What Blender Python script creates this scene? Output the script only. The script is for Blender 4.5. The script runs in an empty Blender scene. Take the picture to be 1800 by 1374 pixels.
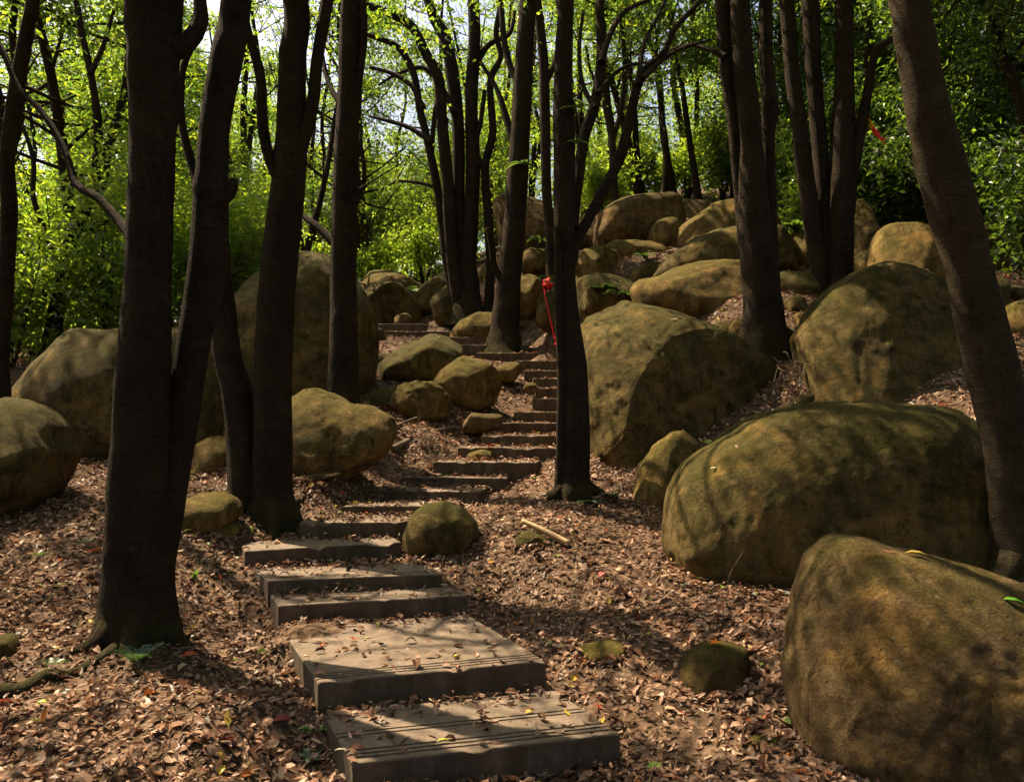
import bpy, bmesh, math, random
import numpy as np
from mathutils import Vector

# ------------------------------------------------------------------ camera, sky, sun, exposure
scene = bpy.context.scene
C = scene.collection
F, HZ, CX = 1351.0, 735.0, 900.0          # focal length in photo pixels, eye-level row, middle column

cam_d = bpy.data.cameras.new("camera")
cam_d.sensor_width = 36.0
cam_d.lens = 36.0 * F / 1800.0
cam_d.shift_y = (HZ - 687.0) / 1800.0
cam_d.clip_start = 0.05
cam_d.clip_end = 2000.0
cam = bpy.data.objects.new("camera", cam_d)
cam.rotation_euler = (math.radians(90), 0, 0)
C.objects.link(cam)
scene.camera = cam

SUN_ELEV = math.radians(57.0)
SUN_DIR = np.array([-0.80, 0.60, 0.0])
SUN_DIR = SUN_DIR / np.linalg.norm(SUN_DIR) * math.cos(SUN_ELEV)
SUN_DIR[2] = math.sin(SUN_ELEV)           # towards the sun

world = bpy.data.worlds.new("World")
scene.world = world
world.use_nodes = True
wn = world.node_tree.nodes
sky = wn.new("ShaderNodeTexSky")
sky.sky_type = 'NISHITA'
sky.sun_disc = False
sky.dust_density = 6.0
sky.air_density = 1.0
sky.sun_elevation = SUN_ELEV
sky.sun_rotation = math.atan2(SUN_DIR[0], SUN_DIR[1])
wn["Background"].inputs[1].default_value = 0.06
world.node_tree.links.new(sky.outputs[0], wn["Background"].inputs[0])

sun_d = bpy.data.lights.new("sun", 'SUN')
sun_d.energy = 5.0
sun_d.angle = math.radians(0.5)
sun_d.color = (1.0, 0.83, 0.58)
sun = bpy.data.objects.new("sun", sun_d)
sun.rotation_euler = Vector(SUN_DIR).to_track_quat('Z', 'Y').to_euler()
sun.location = (-20, 15, 25)
C.objects.link(sun)

vs = scene.view_settings
vs.view_transform = 'Standard'
vs.look = 'None'
vs.gamma = 1.0
vs.use_curve_mapping = False
vs.exposure = 1.82
scene.render.engine = 'CYCLES'
scene.cycles.max_bounces = 5
scene.cycles.diffuse_bounces = 3
scene.cycles.glossy_bounces = 2
scene.cycles.transmission_bounces = 3
scene.cycles.use_denoising = True
scene.cycles.use_adaptive_sampling = True
scene.cycles.adaptive_threshold = 0.04

# ------------------------------------------------------------------ helpers
rng = np.random.default_rng(7)


def P(px, py, Y):
    return np.array([(px - CX) / F * Y, Y, (HZ - py) / F * Y])


_T = np.random.default_rng(11).random((64, 64, 64)).astype(np.float32)


def noise3(p):
    """smooth value noise, -1..1"""
    p = np.asarray(p, dtype=np.float64)
    i = np.floor(p).astype(int)
    f = p - i
    f = f * f * f * (f * (f * 6 - 15) + 10)
    out = 0
    for dx in (0, 1):
        wx = f[:, 0] if dx else 1 - f[:, 0]
        for dy in (0, 1):
            wy = f[:, 1] if dy else 1 - f[:, 1]
            for dz in (0, 1):
                wz = f[:, 2] if dz else 1 - f[:, 2]
                out = out + wx * wy * wz * _T[(i[:, 0] + dx) % 64, (i[:, 1] + dy) % 64, (i[:, 2] + dz) % 64]
    return out * 2 - 1


def fbm(p, octs=3):
    a, s, o = 1.0, 0.0, 0
    p = np.asarray(p, dtype=np.float64)
    for k in range(octs):
        o = o + a * noise3(p * (2.03 ** k) + 17.3 * k)
        s += a
        a *= 0.5
    return o / s


def mesh_np(name, V, polys, mat, tint=None, smooth=True):
    """polys: one (n,k) array or a list of such arrays"""
    if not isinstance(polys, (list, tuple)):
        polys = [polys]
    polys = [np.asarray(q, dtype=np.int32) for q in polys if len(q)]
    V = np.asarray(V, dtype=np.float32)
    me = bpy.data.meshes.new(name)
    me.vertices.add(len(V))
    me.vertices.foreach_set("co", V.ravel())
    li = np.concatenate([q.ravel() for q in polys])
    tot = np.concatenate([np.full(len(q), q.shape[1], dtype=np.int32) for q in polys])
    st = np.concatenate([[0], np.cumsum(tot)[:-1]]).astype(np.int32)
    me.loops.add(len(li))
    me.loops.foreach_set("vertex_index", li)
    me.polygons.add(len(tot))
    me.polygons.foreach_set("loop_start", st)
    me.polygons.foreach_set("loop_total", tot)
    me.polygons.foreach_set("use_smooth", np.full(len(tot), smooth, dtype=bool))
    if tint is not None:
        at = me.attributes.new("tint", 'FLOAT_COLOR', 'POINT')
        c4 = np.ones((len(V), 4), dtype=np.float32)
        c4[:, :3] = tint
        at.data.foreach_set("color", c4.ravel())
    me.update(calc_edges=True)
    if mat is not None:
        me.materials.append(mat)
    return me


def link(name, me, parent=None, loc=None):
    o = bpy.data.objects.new(name, me)
    C.objects.link(o)
    if loc is not None:
        o.location = [float(v) for v in loc]
    if parent is not None:
        o.parent = parent
    return o


def tag(o, label=None, cat=None, group=None, kind=None):
    if label: o["label"] = label
    if cat: o["category"] = cat
    if group: o["group"] = group
    if kind: o["kind"] = kind
    return o


def empty(name, loc):
    return link(name, None, None, loc)


# ------------------------------------------------------------------ materials
def new_mat(name):
    m = bpy.data.materials.new(name)
    m.use_nodes = True
    nt = m.node_tree
    nt.nodes.clear()
    out = nt.nodes.new("ShaderNodeOutputMaterial")
    return m, nt, out


def nd(nt, typ, **kw):
    n = nt.nodes.new(typ)
    for k, v in kw.items():
        if k.startswith("i_"):
            key = k[2:]
            n.inputs[int(key) if key.isdigit() else key.replace("_", " ")].default_value = v
        else:
            setattr(n, k, v)
    return n


def ramp(nt, fac, stops):
    r = nt.nodes.new("ShaderNodeValToRGB")
    els = r.color_ramp.elements
    while len(els) < len(stops):
        els.new(0.5)
    for e, (p, c) in zip(els, stops):
        e.position = p
        e.color = (*c, 1) if len(c) == 3 else c
    nt.links.new(fac, r.inputs[0])
    return r.outputs[0]


def mix(nt, fac, a, b, blend='MIX'):
    m = nt.nodes.new("ShaderNodeMix")
    m.data_type = 'RGBA'
    m.blend_type = blend
    for sock, v in ((m.inputs[0], fac), (m.inputs[6], a), (m.inputs[7], b)):
        if hasattr(v, "is_output"):
            nt.links.new(v, sock)
        elif isinstance(v, (int, float)):
            sock.default_value = v
        else:
            sock.default_value = (*v, 1)
    return m.outputs[2]


def noise_n(nt, vec, scale, detail=4, rough=0.55, dist=0.0):
    n = nd(nt, "ShaderNodeTexNoise", i_Scale=scale, i_Detail=detail, i_Roughness=rough, i_Distortion=dist)
    nt.links.new(vec, n.inputs["Vector"])
    return n.outputs[0]


def scaled(nt, vec, s):
    m = nd(nt, "ShaderNodeMapping")
    m.inputs["Scale"].default_value = s
    nt.links.new(vec, m.inputs[0])
    return m.outputs[0]


def math_n(nt, op, a, b=None, clamp=False):
    m = nt.nodes.new("ShaderNodeMath")
    m.operation = op
    m.use_clamp = clamp
    for k, v in ((0, a), (1, b)):
        if v is None: continue
        if hasattr(v, "is_output"): nt.links.new(v, m.inputs[k])
        else: m.inputs[k].default_value = v
    return m.outputs[0]


def finish(nt, out, col, rough, height=None, bstr=0.4, bdist=0.02, spec=0.25):
    b = nd(nt, "ShaderNodeBsdfPrincipled")
    nt.links.new(col, b.inputs["Base Color"])
    if hasattr(rough, "is_output"): nt.links.new(rough, b.inputs["Roughness"])
    else: b.inputs["Roughness"].default_value = rough
    b.inputs["Specular IOR Level"].default_value = spec
    if height is not None:
        bp = nd(nt, "ShaderNodeBump", i_Strength=bstr, i_Distance=bdist)
        nt.links.new(height, bp.inputs["Height"])
        nt.links.new(bp.outputs[0], b.inputs["Normal"])
    nt.links.new(b.outputs[0], out.inputs[0])


def rock_mat(name, base, dark, light, moss, moss_amt):
    m, nt, out = new_mat(name)
    tc = nd(nt, "ShaderNodeTexCoord")
    v = tc.outputs["Object"]
    big = noise_n(nt, v, 1.6, 5, 0.6, 0.6)
    mid = noise_n(nt, v, 6.5, 6, 0.65, 0.3)
    fine = noise_n(nt, v, 60, 6, 0.75)
    grit = noise_n(nt, v, 260, 3, 0.7)
    c = ramp(nt, big, [(0.36, dark), (0.49, base), (0.62, light)])
    c = mix(nt, 0.5, c, ramp(nt, mid, [(0.36, tuple(x * 0.45 for x in dark)), (0.5, base), (0.63, light)]))
    blot = ramp(nt, noise_n(nt, v, 2.9, 8, 0.72, 1.2), [(0.54, (0, 0, 0)), (0.62, (0.75, 0.75, 0.75))])
    c = mix(nt, blot, c, tuple(x * 0.55 for x in dark))
    pale = ramp(nt, noise_n(nt, v, 4.7, 8, 0.75, 0.9), [(0.58, (0, 0, 0)), (0.66, (0.6, 0.6, 0.6))])
    c = mix(nt, pale, c, tuple(min(0.4, x * 1.25) for x in light))
    # streaks of run-off
    st = noise_n(nt, scaled(nt, v, (9, 9, 1.1)), 1.0, 4, 0.6, 0.4)
    c = mix(nt, math_n(nt, 'MULTIPLY', ramp(nt, st, [(0.5, (0, 0, 0)), (0.72, (1, 1, 1))]), 0.55), c, tuple(x * 0.45 for x in dark))
    # rust-ochre blushes
    oc = noise_n(nt, v, 2.3, 4, 0.6, 0.8)
    c = mix(nt, math_n(nt, 'MULTIPLY', ramp(nt, oc, [(0.52, (0, 0, 0)), (0.68, (1, 1, 1))]), 0.5), c, (0.30, 0.17, 0.045))
    # moss grows on the upper sides, in patches
    geo = nd(nt, "ShaderNodeNewGeometry")
    sep = nd(nt, "ShaderNodeSeparateXYZ")
    nt.links.new(geo.outputs["Normal"], sep.inputs[0])
    up = math_n(nt, 'MULTIPLY_ADD', sep.outputs[2], 0.28)
    nt.nodes[-1].inputs[2].default_value = 0.0
    ms = math_n(nt, 'ADD', up, noise_n(nt, v, 3.4, 6, 0.7, 0.5))
    mk = ramp(nt, ms, [(0.62 - moss_amt * 0.2, (0, 0, 0)), (0.80 - moss_amt * 0.2, (1, 1, 1))])
    mossc = mix(nt, fine, tuple(x * 0.5 for x in moss), tuple(min(1, x * 1.5) for x in moss))
    c = mix(nt, math_n(nt, 'MULTIPLY', mk, 0.8), c, mossc)
    c = mix(nt, 0.8, c, ramp(nt, fine, [(0.30, (0.42, 0.42, 0.42)), (0.68, (1.4, 1.4, 1.4))]), 'MULTIPLY')
    # pale lichen spots
    vo = nd(nt, "ShaderNodeTexVoronoi", i_Scale=11.0)
    nt.links.new(v, vo.inputs["Vector"])
    sp = math_n(nt, 'LESS_THAN', vo.outputs["Distance"], math_n(nt, 'MULTIPLY', noise_n(nt, v, 2.0, 2), 0.22))
    sp = math_n(nt, 'MULTIPLY', sp, ramp(nt, noise_n(nt, v, 4.1, 3), [(0.55, (0, 0, 0)), (0.7, (0.4, 0.4, 0.4))]))
    c = mix(nt, sp, c, (0.26, 0.25, 0.15))
    wv = nd(nt, "ShaderNodeTexVoronoi", i_Scale=1.7, feature='DISTANCE_TO_EDGE')
    dv = nd(nt, "ShaderNodeVectorMath", operation='ADD')
    nz = nd(nt, "ShaderNodeTexNoise", i_Scale=3.0, i_Detail=6.0, i_Roughness=0.7)
    nt.links.new(v, nz.inputs["Vector"]); nt.links.new(v, dv.inputs[0]); nt.links.new(nz.outputs["Color"], dv.inputs[1])
    nt.links.new(dv.outputs[0], wv.inputs["Vector"])
    ck = math_n(nt, 'MULTIPLY', ramp(nt, wv.outputs["Distance"], [(0.0, (1, 1, 1)), (0.014, (0, 0, 0))]), ramp(nt, noise_n(nt, v, 1.3, 3), [(0.5, (0, 0, 0)), (0.6, (1, 1, 1))]))
    c = mix(nt, math_n(nt, 'MULTIPLY', ck, 0.8), c, tuple(x * 0.3 for x in dark))
    h = math_n(nt, 'ADD', math_n(nt, 'MULTIPLY', mid, 1.3), math_n(nt, 'MULTIPLY', fine, 0.8))
    h = math_n(nt, 'ADD', h, math_n(nt, 'MULTIPLY', grit, 0.2))
    h = math_n(nt, 'SUBTRACT', h, math_n(nt, 'MULTIPLY', ck, 0.5))
    finish(nt, out, c, 0.92, h, 0.9, 0.045, 0.08)
    return m


ROCKM = [
    rock_mat("rock_tawny", (0.165, 0.105, 0.034), (0.056, 0.037, 0.014), (0.290, 0.192, 0.068), (0.070, 0.060, 0.011), 0.25),
    rock_mat("rock_olive", (0.105, 0.073, 0.025), (0.036, 0.026, 0.010), (0.190, 0.134, 0.050), (0.047, 0.043, 0.009), 0.40),
    rock_mat("rock_brown", (0.130, 0.082, 0.036), (0.047, 0.030, 0.014), (0.225, 0.150, 0.070), (0.062, 0.050, 0.012), 0.15),
]


def bark_mat(name, a, b, moss=0.0):
    m, nt, out = new_mat(name)
    tc = nd(nt, "ShaderNodeTexCoord")
    v = tc.outputs["Object"]
    ring = noise_n(nt, scaled(nt, v, (4, 4, 17)), 1.0, 6, 0.68, 2.2)
    vert = noise_n(nt, scaled(nt, v, (17, 17, 5)), 1.0, 6, 0.7, 1.6)
    big = noise_n(nt, v, 2.5, 4, 0.6)
    fine = noise_n(nt, v, 90, 4, 0.7)
    c = ramp(nt, ring, [(0.3, a), (0.7, b)])
    c = mix(nt, 0.45, c, ramp(nt, vert, [(0.3, tuple(x * 0.6 for x in a)), (0.7, b)]))
    c = mix(nt, 0.8, c, ramp(nt, big, [(0.3, (0.6, 0.6, 0.6)), (0.7, (1.35, 1.35, 1.3))]), 'MULTIPLY')
    # grey lichen blotches
    lm = ramp(nt, noise_n(nt, v, 5.5, 5, 0.7), [(0.58, (0, 0, 0)), (0.68, (0.55, 0.55, 0.55))])
    c = mix(nt, lm, c, (0.072, 0.060, 0.034))
    # moss low on the stem (object origin is the stem's foot)
    sep = nd(nt, "ShaderNodeSeparateXYZ")
    nt.links.new(v, sep.inputs[0])
    lo = math_n(nt, 'SUBTRACT', 0.62, math_n(nt, 'MULTIPLY', sep.outputs[2], 0.9))
    mm = ramp(nt, math_n(nt, 'MULTIPLY', lo, noise_n(nt, v, 7, 5, 0.7)), [(0.20, (0, 0, 0)), (0.40, (0.5, 0.5, 0.5))])
    c = mix(nt, mm, c, (0.050, 0.050, 0.010))
    h = math_n(nt, 'ADD', math_n(nt, 'MULTIPLY', ring, 0.8), math_n(nt, 'MULTIPLY', vert, 0.9))
    h = math_n(nt, 'ADD', h, math_n(nt, 'MULTIPLY', fine, 0.25))
    finish(nt, out, c, 0.95, h, 1.0, 0.06, 0.05)
    return m


BARK = bark_mat("bark_dark", (0.018, 0.0125, 0.0085), (0.058, 0.042, 0.028))
BARK2 = bark_mat("bark_brown", (0.028, 0.020, 0.012), (0.088, 0.066, 0.042))
BARKF = bark_mat("bark_far", (0.022, 0.015, 0.009), (0.065, 0.046, 0.027))


def leaf_mat(name, trans, sat=1.0, gloss=0.06, tr_gain=(4.2, 4.2, 1.5)):
    m, nt, out = new_mat(name)
    a = nd(nt, "ShaderNodeAttribute", attribute_name="tint")
    col = a.outputs["Color"]
    d = nd(nt, "ShaderNodeBsdfDiffuse", i_Roughness=0.6)
    nt.links.new(col, d.inputs[0])
    t = nd(nt, "ShaderNodeBsdfTranslucent")
    nt.links.new(mix(nt, 1.0, col, tr_gain, 'MULTIPLY'), t.inputs[0])
    g = nd(nt, "ShaderNodeBsdfGlossy", i_Roughness=0.38)
    g.inputs[0].default_value = (0.8, 0.85, 0.8, 1)
    m1 = nd(nt, "ShaderNodeMixShader")
    m1.inputs[0].default_value = trans
    nt.links.new(d.outputs[0], m1.inputs[1])
    nt.links.new(t.outputs[0], m1.inputs[2])
    m2 = nd(nt, "ShaderNodeMixShader")
    m2.inputs[0].default_value = gloss
    nt.links.new(m1.outputs[0], m2.inputs[1])
    nt.links.new(g.outputs[0], m2.inputs[2])
    nt.links.new(m2.outputs[0], out.inputs[0])
    return m


LEAF = leaf_mat("green_leaf", 0.5)
HERB = leaf_mat("herb_leaf", 0.35, tr_gain=(1.6, 1.5, 1.0))
DRY = leaf_mat("dry_leaf", 0.10, gloss=0.012, tr_gain=(1.3, 1.0, 0.8))

# forest soil
SOIL, nt, out = new_mat("forest_soil")
tc = nd(nt, "ShaderNodeTexCoord")
v = tc.outputs["Object"]
a1 = noise_n(nt, v, 1.2, 5, 0.6)
a2 = noise_n(nt, v, 22, 6, 0.7, 0.4)
vo = nd(nt, "ShaderNodeTexVoronoi", i_Scale=26.0, i_Randomness=1.0)
nt.links.new(scaled(nt, v, (1, 1, 1)), vo.inputs["Vector"])
c = ramp(nt, a2, [(0.3, (0.030, 0.018, 0.011)), (0.55, (0.075, 0.046, 0.028)), (0.75, (0.125, 0.080, 0.052))])
c = mix(nt, 0.5, c, ramp(nt, vo.outputs["Color"], [(0.2, (0.040, 0.024, 0.014)), (0.55, (0.13, 0.080, 0.050)), (0.9, (0.22, 0.145, 0.10))]))
c = mix(nt, 0.7, c, ramp(nt, a1, [(0.35, (0.7, 0.66, 0.62)), (0.65, (1.2, 1.2, 1.2))]), 'MULTIPLY')
finish(nt, out, c, 0.95, math_n(nt, 'ADD', a2, math_n(nt, 'MULTIPLY', vo.outputs["Distance"], 0.8)), 0.8, 0.03, 0.1)

# weathered concrete of the steps
CONC, nt, out = new_mat("weathered_concrete")
tc = nd(nt, "ShaderNodeTexCoord")
v = tc.outputs["Object"]
b1 = noise_n(nt, v, 2.2, 5, 0.65, 0.5)
b2 = noise_n(nt, v, 14, 6, 0.7, 0.3)
b3 = noise_n(nt, v, 150, 4, 0.75)
c = ramp(nt, b1, [(0.3, (0.088, 0.062, 0.041)), (0.52, (0.140, 0.100, 0.070)), (0.72, (0.215, 0.160, 0.116))])
c = mix(nt, 0.5, c, ramp(nt, b2, [(0.32, (0.058, 0.040, 0.026)), (0.52, (0.128, 0.092, 0.064)), (0.7, (0.225, 0.168, 0.122))]))
st = noise_n(nt, scaled(nt, v, (7, 7, 0.9)), 1.0, 4, 0.6, 0.3)
geo = nd(nt, "ShaderNodeNewGeometry")
sep = nd(nt, "ShaderNodeSeparateXYZ")
nt.links.new(geo.outputs["Normal"], sep.inputs[0])
side = math_n(nt, 'SUBTRACT', 1.0, math_n(nt, 'ABSOLUTE', sep.outputs[2]), True)
alg = math_n(nt, 'MULTIPLY', side, ramp(nt, st, [(0.30, (0, 0, 0)), (0.6, (0.9, 0.9, 0.9))]))
c = mix(nt, alg, c, (0.058, 0.037, 0.019))
gm = ramp(nt, noise_n(nt, v, 3.1, 5, 0.7, 0.4), [(0.55, (0, 0, 0)), (0.75, (0.5, 0.5, 0.5))])
c = mix(nt, gm, c, (0.088, 0.074, 0.036))
dst = ramp(nt, noise_n(nt, v, 5.5, 8, 0.75, 1.0), [(0.50, (0, 0, 0)), (0.62, (0.7, 0.7, 0.7))])
c = mix(nt, dst, c, (0.072, 0.047, 0.030))
c = mix(nt, 0.7, c, ramp(nt, b3, [(0.28, (0.6, 0.6, 0.6)), (0.7, (1.2, 1.2, 1.2))]), 'MULTIPLY')
finish(nt, out, c, 0.85, math_n(nt, 'ADD', b2, math_n(nt, 'MULTIPLY', b3, 0.5)), 0.5, 0.012, 0.25)


def plain_mat(name, c1, c2, rough=0.7, scale=30.0, trans=0.0):
    m, nt, out = new_mat(name)
    tc = nd(nt, "ShaderNodeTexCoord")
    n = noise_n(nt, tc.outputs["Object"], scale, 5, 0.65)
    finish(nt, out, ramp(nt, n, [(0.3, c1), (0.7, c2)]), rough, n, 0.3, 0.005, 0.2)
    return m


WOOD = plain_mat("pale_dead_wood", (0.20, 0.125, 0.06), (0.42, 0.29, 0.15), 0.8, 40)
TWIG = plain_mat("dry_twig", (0.06, 0.04, 0.025), (0.16, 0.11, 0.07), 0.85, 60)
ROOTM = plain_mat("dry_rootlet", (0.10, 0.07, 0.045), (0.20, 0.15, 0.10), 0.85, 60)
REDM = plain_mat("red_ribbon", (0.55, 0.012, 0.018), (0.80, 0.03, 0.03), 0.5, 60)
YELM = plain_mat("yellow_ribbon", (0.70, 0.28, 0.01), (0.85, 0.45, 0.03), 0.5, 60)
WHITEM = plain_mat("pale_tape", (0.45, 0.45, 0.43), (0.65, 0.65, 0.62), 0.6, 60)

# ------------------------------------------------------------------ the stairs: where each slab lies (photo pixels + height)
# front-left px, front-right px, top height, tread depth, optional back-left px
STEPS = [
    ((620, 1341), (1090, 1288), -1.637, 0.70, (572, 1259)),
    ((559, 1199), (960, 1161), -1.500, 1.26, (494, 1103)),
    ((489, 1064), (821, 1046), -1.370, 0.60, (468, 1035)),
    ((471, 1020), (778, 1008), -1.262, 0.55, (446, 1000)),
    ((430, 968), (706, 952), -1.130, 0.55, (424, 955)),
    ((526, 919), (735, 916), -0.985, 0.55, None),
    ((603, 888), (800, 889), -0.895, 0.55, None),
    ((658, 861), (843, 863), -0.800, 0.55, None),
    ((705, 838), (889, 837), -0.690, 0.55, None),
    ((762, 811), (941, 807), -0.520, 0.52, None),
    ((805, 786), (984, 783), -0.370, 0.52, None),
    ((845, 765), (1018, 763), -0.225, 0.52, None),
]
STEPS_UP = [  # above eye level: left px, right px, row, distance
    (877, 1043, 743, 10.9), (903, 1060, 724, 11.35), (936, 1085, 700, 11.8), (941, 1085, 682, 12.2), (937, 1078, 665, 12.6),
    (921, 1058, 651, 13.1), (906, 1036, 634, 13.7), (838, 952, 620, 14.4), (800, 930, 606, 15.1), (768, 866, 592, 15.8),
    (669, 798, 582, 16.5), (662, 746, 569, 17.2),
]
SLABS = []     # (FL, FR, back-direction vector, top z)
for fl, fr, z, dep, bl in STEPS:
    yl = -z * F / (fl[1] - HZ)
    yr = -z * F / (fr[1] - HZ)
    a, b = P(*fl, yl), P(*fr, yr)
    w = b - a
    n = np.array([-w[1], w[0], 0.0]) / np.hypot(w[0], w[1])
    if bl is not None:
        q = P(*bl, -z * F / (bl[1] - HZ)) - a
        q = q / np.linalg.norm(q)
        n = q
    SLABS.append((a, b, n * dep, z))
for k in (7, 8, 9, 10, 11):        # the middle flight turns to the right
    a, b, bd, z = SLABS[k]
    w = b - a
    w[1] = -0.14 * w[0]
    b2 = P((STEPS[k][1][0]), 0, a[1] + w[1])
    b = np.array([b2[0], a[1] + w[1], z])
    w = b - a
    n = np.array([-w[1], w[0], 0.0]) / np.hypot(w[0], w[1])
    SLABS[k] = (a, b, n * 0.55, z)
for (l, r, row, Y) in STEPS_UP:
    a, b = P(l, row, Y), P(r, row, Y)
    b[1] += 0.02 * (b[0] - a[0])
    SLABS.append((a, b, np.array([0.0, 0.62 if Y < 12.9 else 0.85, 0.0]), a[2]))

# ------------------------------------------------------------------ forest floor: a thin-plate surface through the contact points
CTRL = [  # px, py, distance where the floor is seen
    (0, 1374, 3.5), (300, 1374, 3.55), (1300, 1374, 3.65), (1790, 1374, 3.7), (60, 1200, 4.6), (240, 1112, 5.15), (120, 1030, 5.9),
    (460, 912, 7.5), (420, 940, 6.95), (50, 905, 7.0), (180, 795, 9.2), (150, 830, 8.4), (355, 938, 6.85), (370, 835, 8.5), (600, 838, 8.3),
    (605, 705, 10.0), (540, 702, 10.9), (735, 668, 12.3), (820, 712, 11.2), (670, 716, 10.8), (735, 738, 10.6), (680, 571, 17.9),
    (690, 556, 19.2), (760, 546, 18.4), (790, 571, 17.0), (830, 596, 16.2), (815, 550, 17.2), (886, 601, 15.4), (930, 556, 17.0),
    (950, 580, 15.5), (960, 612, 14.2), (1060, 548, 12.6), (965, 574, 14.8), (1005, 872, 8.3), (1180, 888, 7.9), (1200, 1010, 6.2),
    (1350, 1030, 6.0), (1600, 1020, 6.0), (1100, 805, 9.15), (1300, 745, 9.1), (1390, 690, 9.3), (1345, 607, 10.2), (1400, 620, 9.9),
    (1460, 518, 12.0), (1215, 562, 12.0), (1235, 492, 13.0), (1060, 494, 14.0), (1115, 462, 15.0), (1115, 432, 16.0), (1250, 442, 15.0),
    (925, 447, 19.0), (970, 480, 17.4), (1600, 485, 11.5), (1790, 1005, 5.7), (1785, 592, 9.5), (1780, 480, 12.5), (1745, 462, 14.0),
    (1700, 400, 20.0), (1200, 362, 20.0), (1500, 372, 20.0), (940, 930, 7.2), (775, 980, 6.9), (1255, 1222, 4.6), (1060, 1165, 5.0),
    (1400, 1100, 5.0), (660, 760, 9.9), (100, 640, 12.5), (400, 640, 13.0), (0, 640, 16.0), (0, 640, 30.0), (350, 560, 22.0),
    (700, 505, 26.0), (1000, 395, 25.0), (1700, 330, 30.0), (1200, 330, 30.0), (480, 760, 9.3), (560, 880, 7.6), (520, 1100, 5.3),
    (450, 1230, 4.2), (760, 760, 9.95), (720, 800, 9.2),
]
CW = [P(*c) for c in CTRL]
CW += [np.array(q, dtype=float) for q in [(0, 0, -1.78), (-5, 0, -1.75), (5, 0, -1.7), (0, -6, -2.1), (-12, 3, -1.6), (12, 3, -0.8), (-14, 12, 0.0),
       (14, 12, 2.4), (-60, 60, 2.5), (0, 70, 9.0), (60, 60, 12.0), (-60, 0, -3.0), (60, 0, 2.0), (0, -60, -8.0)]]
for k, (a, b, bd, z) in enumerate(SLABS):
    for t in (0.02, 0.5, 0.98):
        for d in (0.05, 0.6):
            q = a + (b - a) * t + bd * d
            CW.append(np.array([q[0], q[1], z - (0.15 if k < 2 else 0.19 if k == 2 else 0.12)]))
    if k < 3:
        u = (b - a) / np.linalg.norm(b - a)
        for d in (0.0, 0.6):
            q = a - u * 0.2 + bd * d
            CW.append(np.array([q[0], q[1], z - 0.20]))
CW = np.array(CW)


def _phi(r2):
    return np.where(r2 > 1e-9, 0.5 * r2 * np.log(r2 + 1e-12), 0.0)


_n = len(CW)
_K = _phi(((CW[:, None, :2] - CW[None, :, :2]) ** 2).sum(-1)) + np.eye(_n) * 0.03
_Pm = np.c_[np.ones(_n), CW[:, :2]]
_A = np.block([[_K, _Pm], [_Pm.T, np.zeros((3, 3))]])
_sol = np.linalg.solve(_A, np.r_[CW[:, 2], 0, 0, 0])


def ground(x, y):
    x = np.atleast_1d(np.asarray(x, float)); y = np.atleast_1d(np.asarray(y, float))
    out = np.empty(len(x))
    for s in range(0, len(x), 20000):
        q = np.c_[x[s:s + 20000], y[s:s + 20000]]
        r2 = ((q[:, None, :] - CW[None, :, :2]) ** 2).sum(-1)
        out[s:s + 20000] = _phi(r2) @ _sol[:_n] + _sol[_n] + q @ _sol[_n + 1:]
    p = np.c_[x, y, np.zeros(len(x))]
    out += 0.035 * fbm(p * 1.1, 3) + 0.010 * fbm(p * 6.0, 2)
    return out


def gz(x, y):
    return float(ground([x], [y])[0])


def axis(lo, hi, step, far, grow):
    a = list(np.arange(lo, hi, step))
    s, q = step, a[-1]
    while q < far:
        s *= grow; q += s; a.append(q)
    s, q = step, a[0]
    pre = []
    while q > -far:
        s *= grow; q -= s; pre.append(q)
    return np.array(pre[::-1] + a)


gx = axis(-9, 9, 0.1, 220, 1.22)
gy = axis(1.5, 20, 0.1, 260, 1.22)
XX, YY = np.meshgrid(gx, gy)
ZZ = ground(XX.ravel(), YY.ravel())
nx, ny = len(gx), len(gy)
ZG = ZZ.reshape(ny, nx)


def ground_mesh(x, y):
    """height of the built floor mesh (bilinear between its vertices)"""
    i = np.clip(np.searchsorted(gx, x) - 1, 0, nx - 2); j = np.clip(np.searchsorted(gy, y) - 1, 0, ny - 2)
    u = (x - gx[i]) / (gx[i + 1] - gx[i]); v_ = (y - gy[j]) / (gy[j + 1] - gy[j])
    return (ZG[j, i] * (1 - u) + ZG[j, i + 1] * u) * (1 - v_) + (ZG[j + 1, i] * (1 - u) + ZG[j + 1, i + 1] * u) * v_


ii = (np.arange(ny - 1)[:, None] * nx + np.arange(nx - 1)[None, :]).ravel()
floor_o = link("forest_floor", mesh_np("forest_floor", np.c_[XX.ravel(), YY.ravel(), ZZ], np.c_[ii, ii + 1, ii + nx + 1, ii + nx], SOIL))
tag(floor_o, "brown earth of the wooded slope under the fallen leaves", kind="structure")

# ------------------------------------------------------------------ steps
ORD = ["lowest", "second", "third", "fourth", "fifth", "sixth", "seventh", "eighth", "ninth", "tenth", "eleventh", "twelfth", "thirteenth", "fourteenth",
       "fifteenth", "sixteenth", "seventeenth", "eighteenth", "nineteenth", "twentieth", "twenty-first", "twenty-second", "twenty-third", "twenty-fourth"]
STEP_LABEL = {
    0: "lowest wide concrete slab step with grooves, nearest the camera",
    1: "second concrete slab step from the bottom, the deepest one, strewn with leaves",
    2: "third concrete slab step from the bottom with pale lit corner",
    3: "fourth concrete slab step from the bottom with curled dark leaf",
    4: "fifth concrete step from the bottom, ending at the round mossy stone",
    5: "sixth concrete step from the bottom, just above the round mossy stone's left side",
    6: "seventh concrete step from the bottom, half hidden behind the round mossy stone",
    22: "second highest concrete step, right below the topmost one",
    23: "topmost dark concrete step in front of the small stone block",
}


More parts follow.
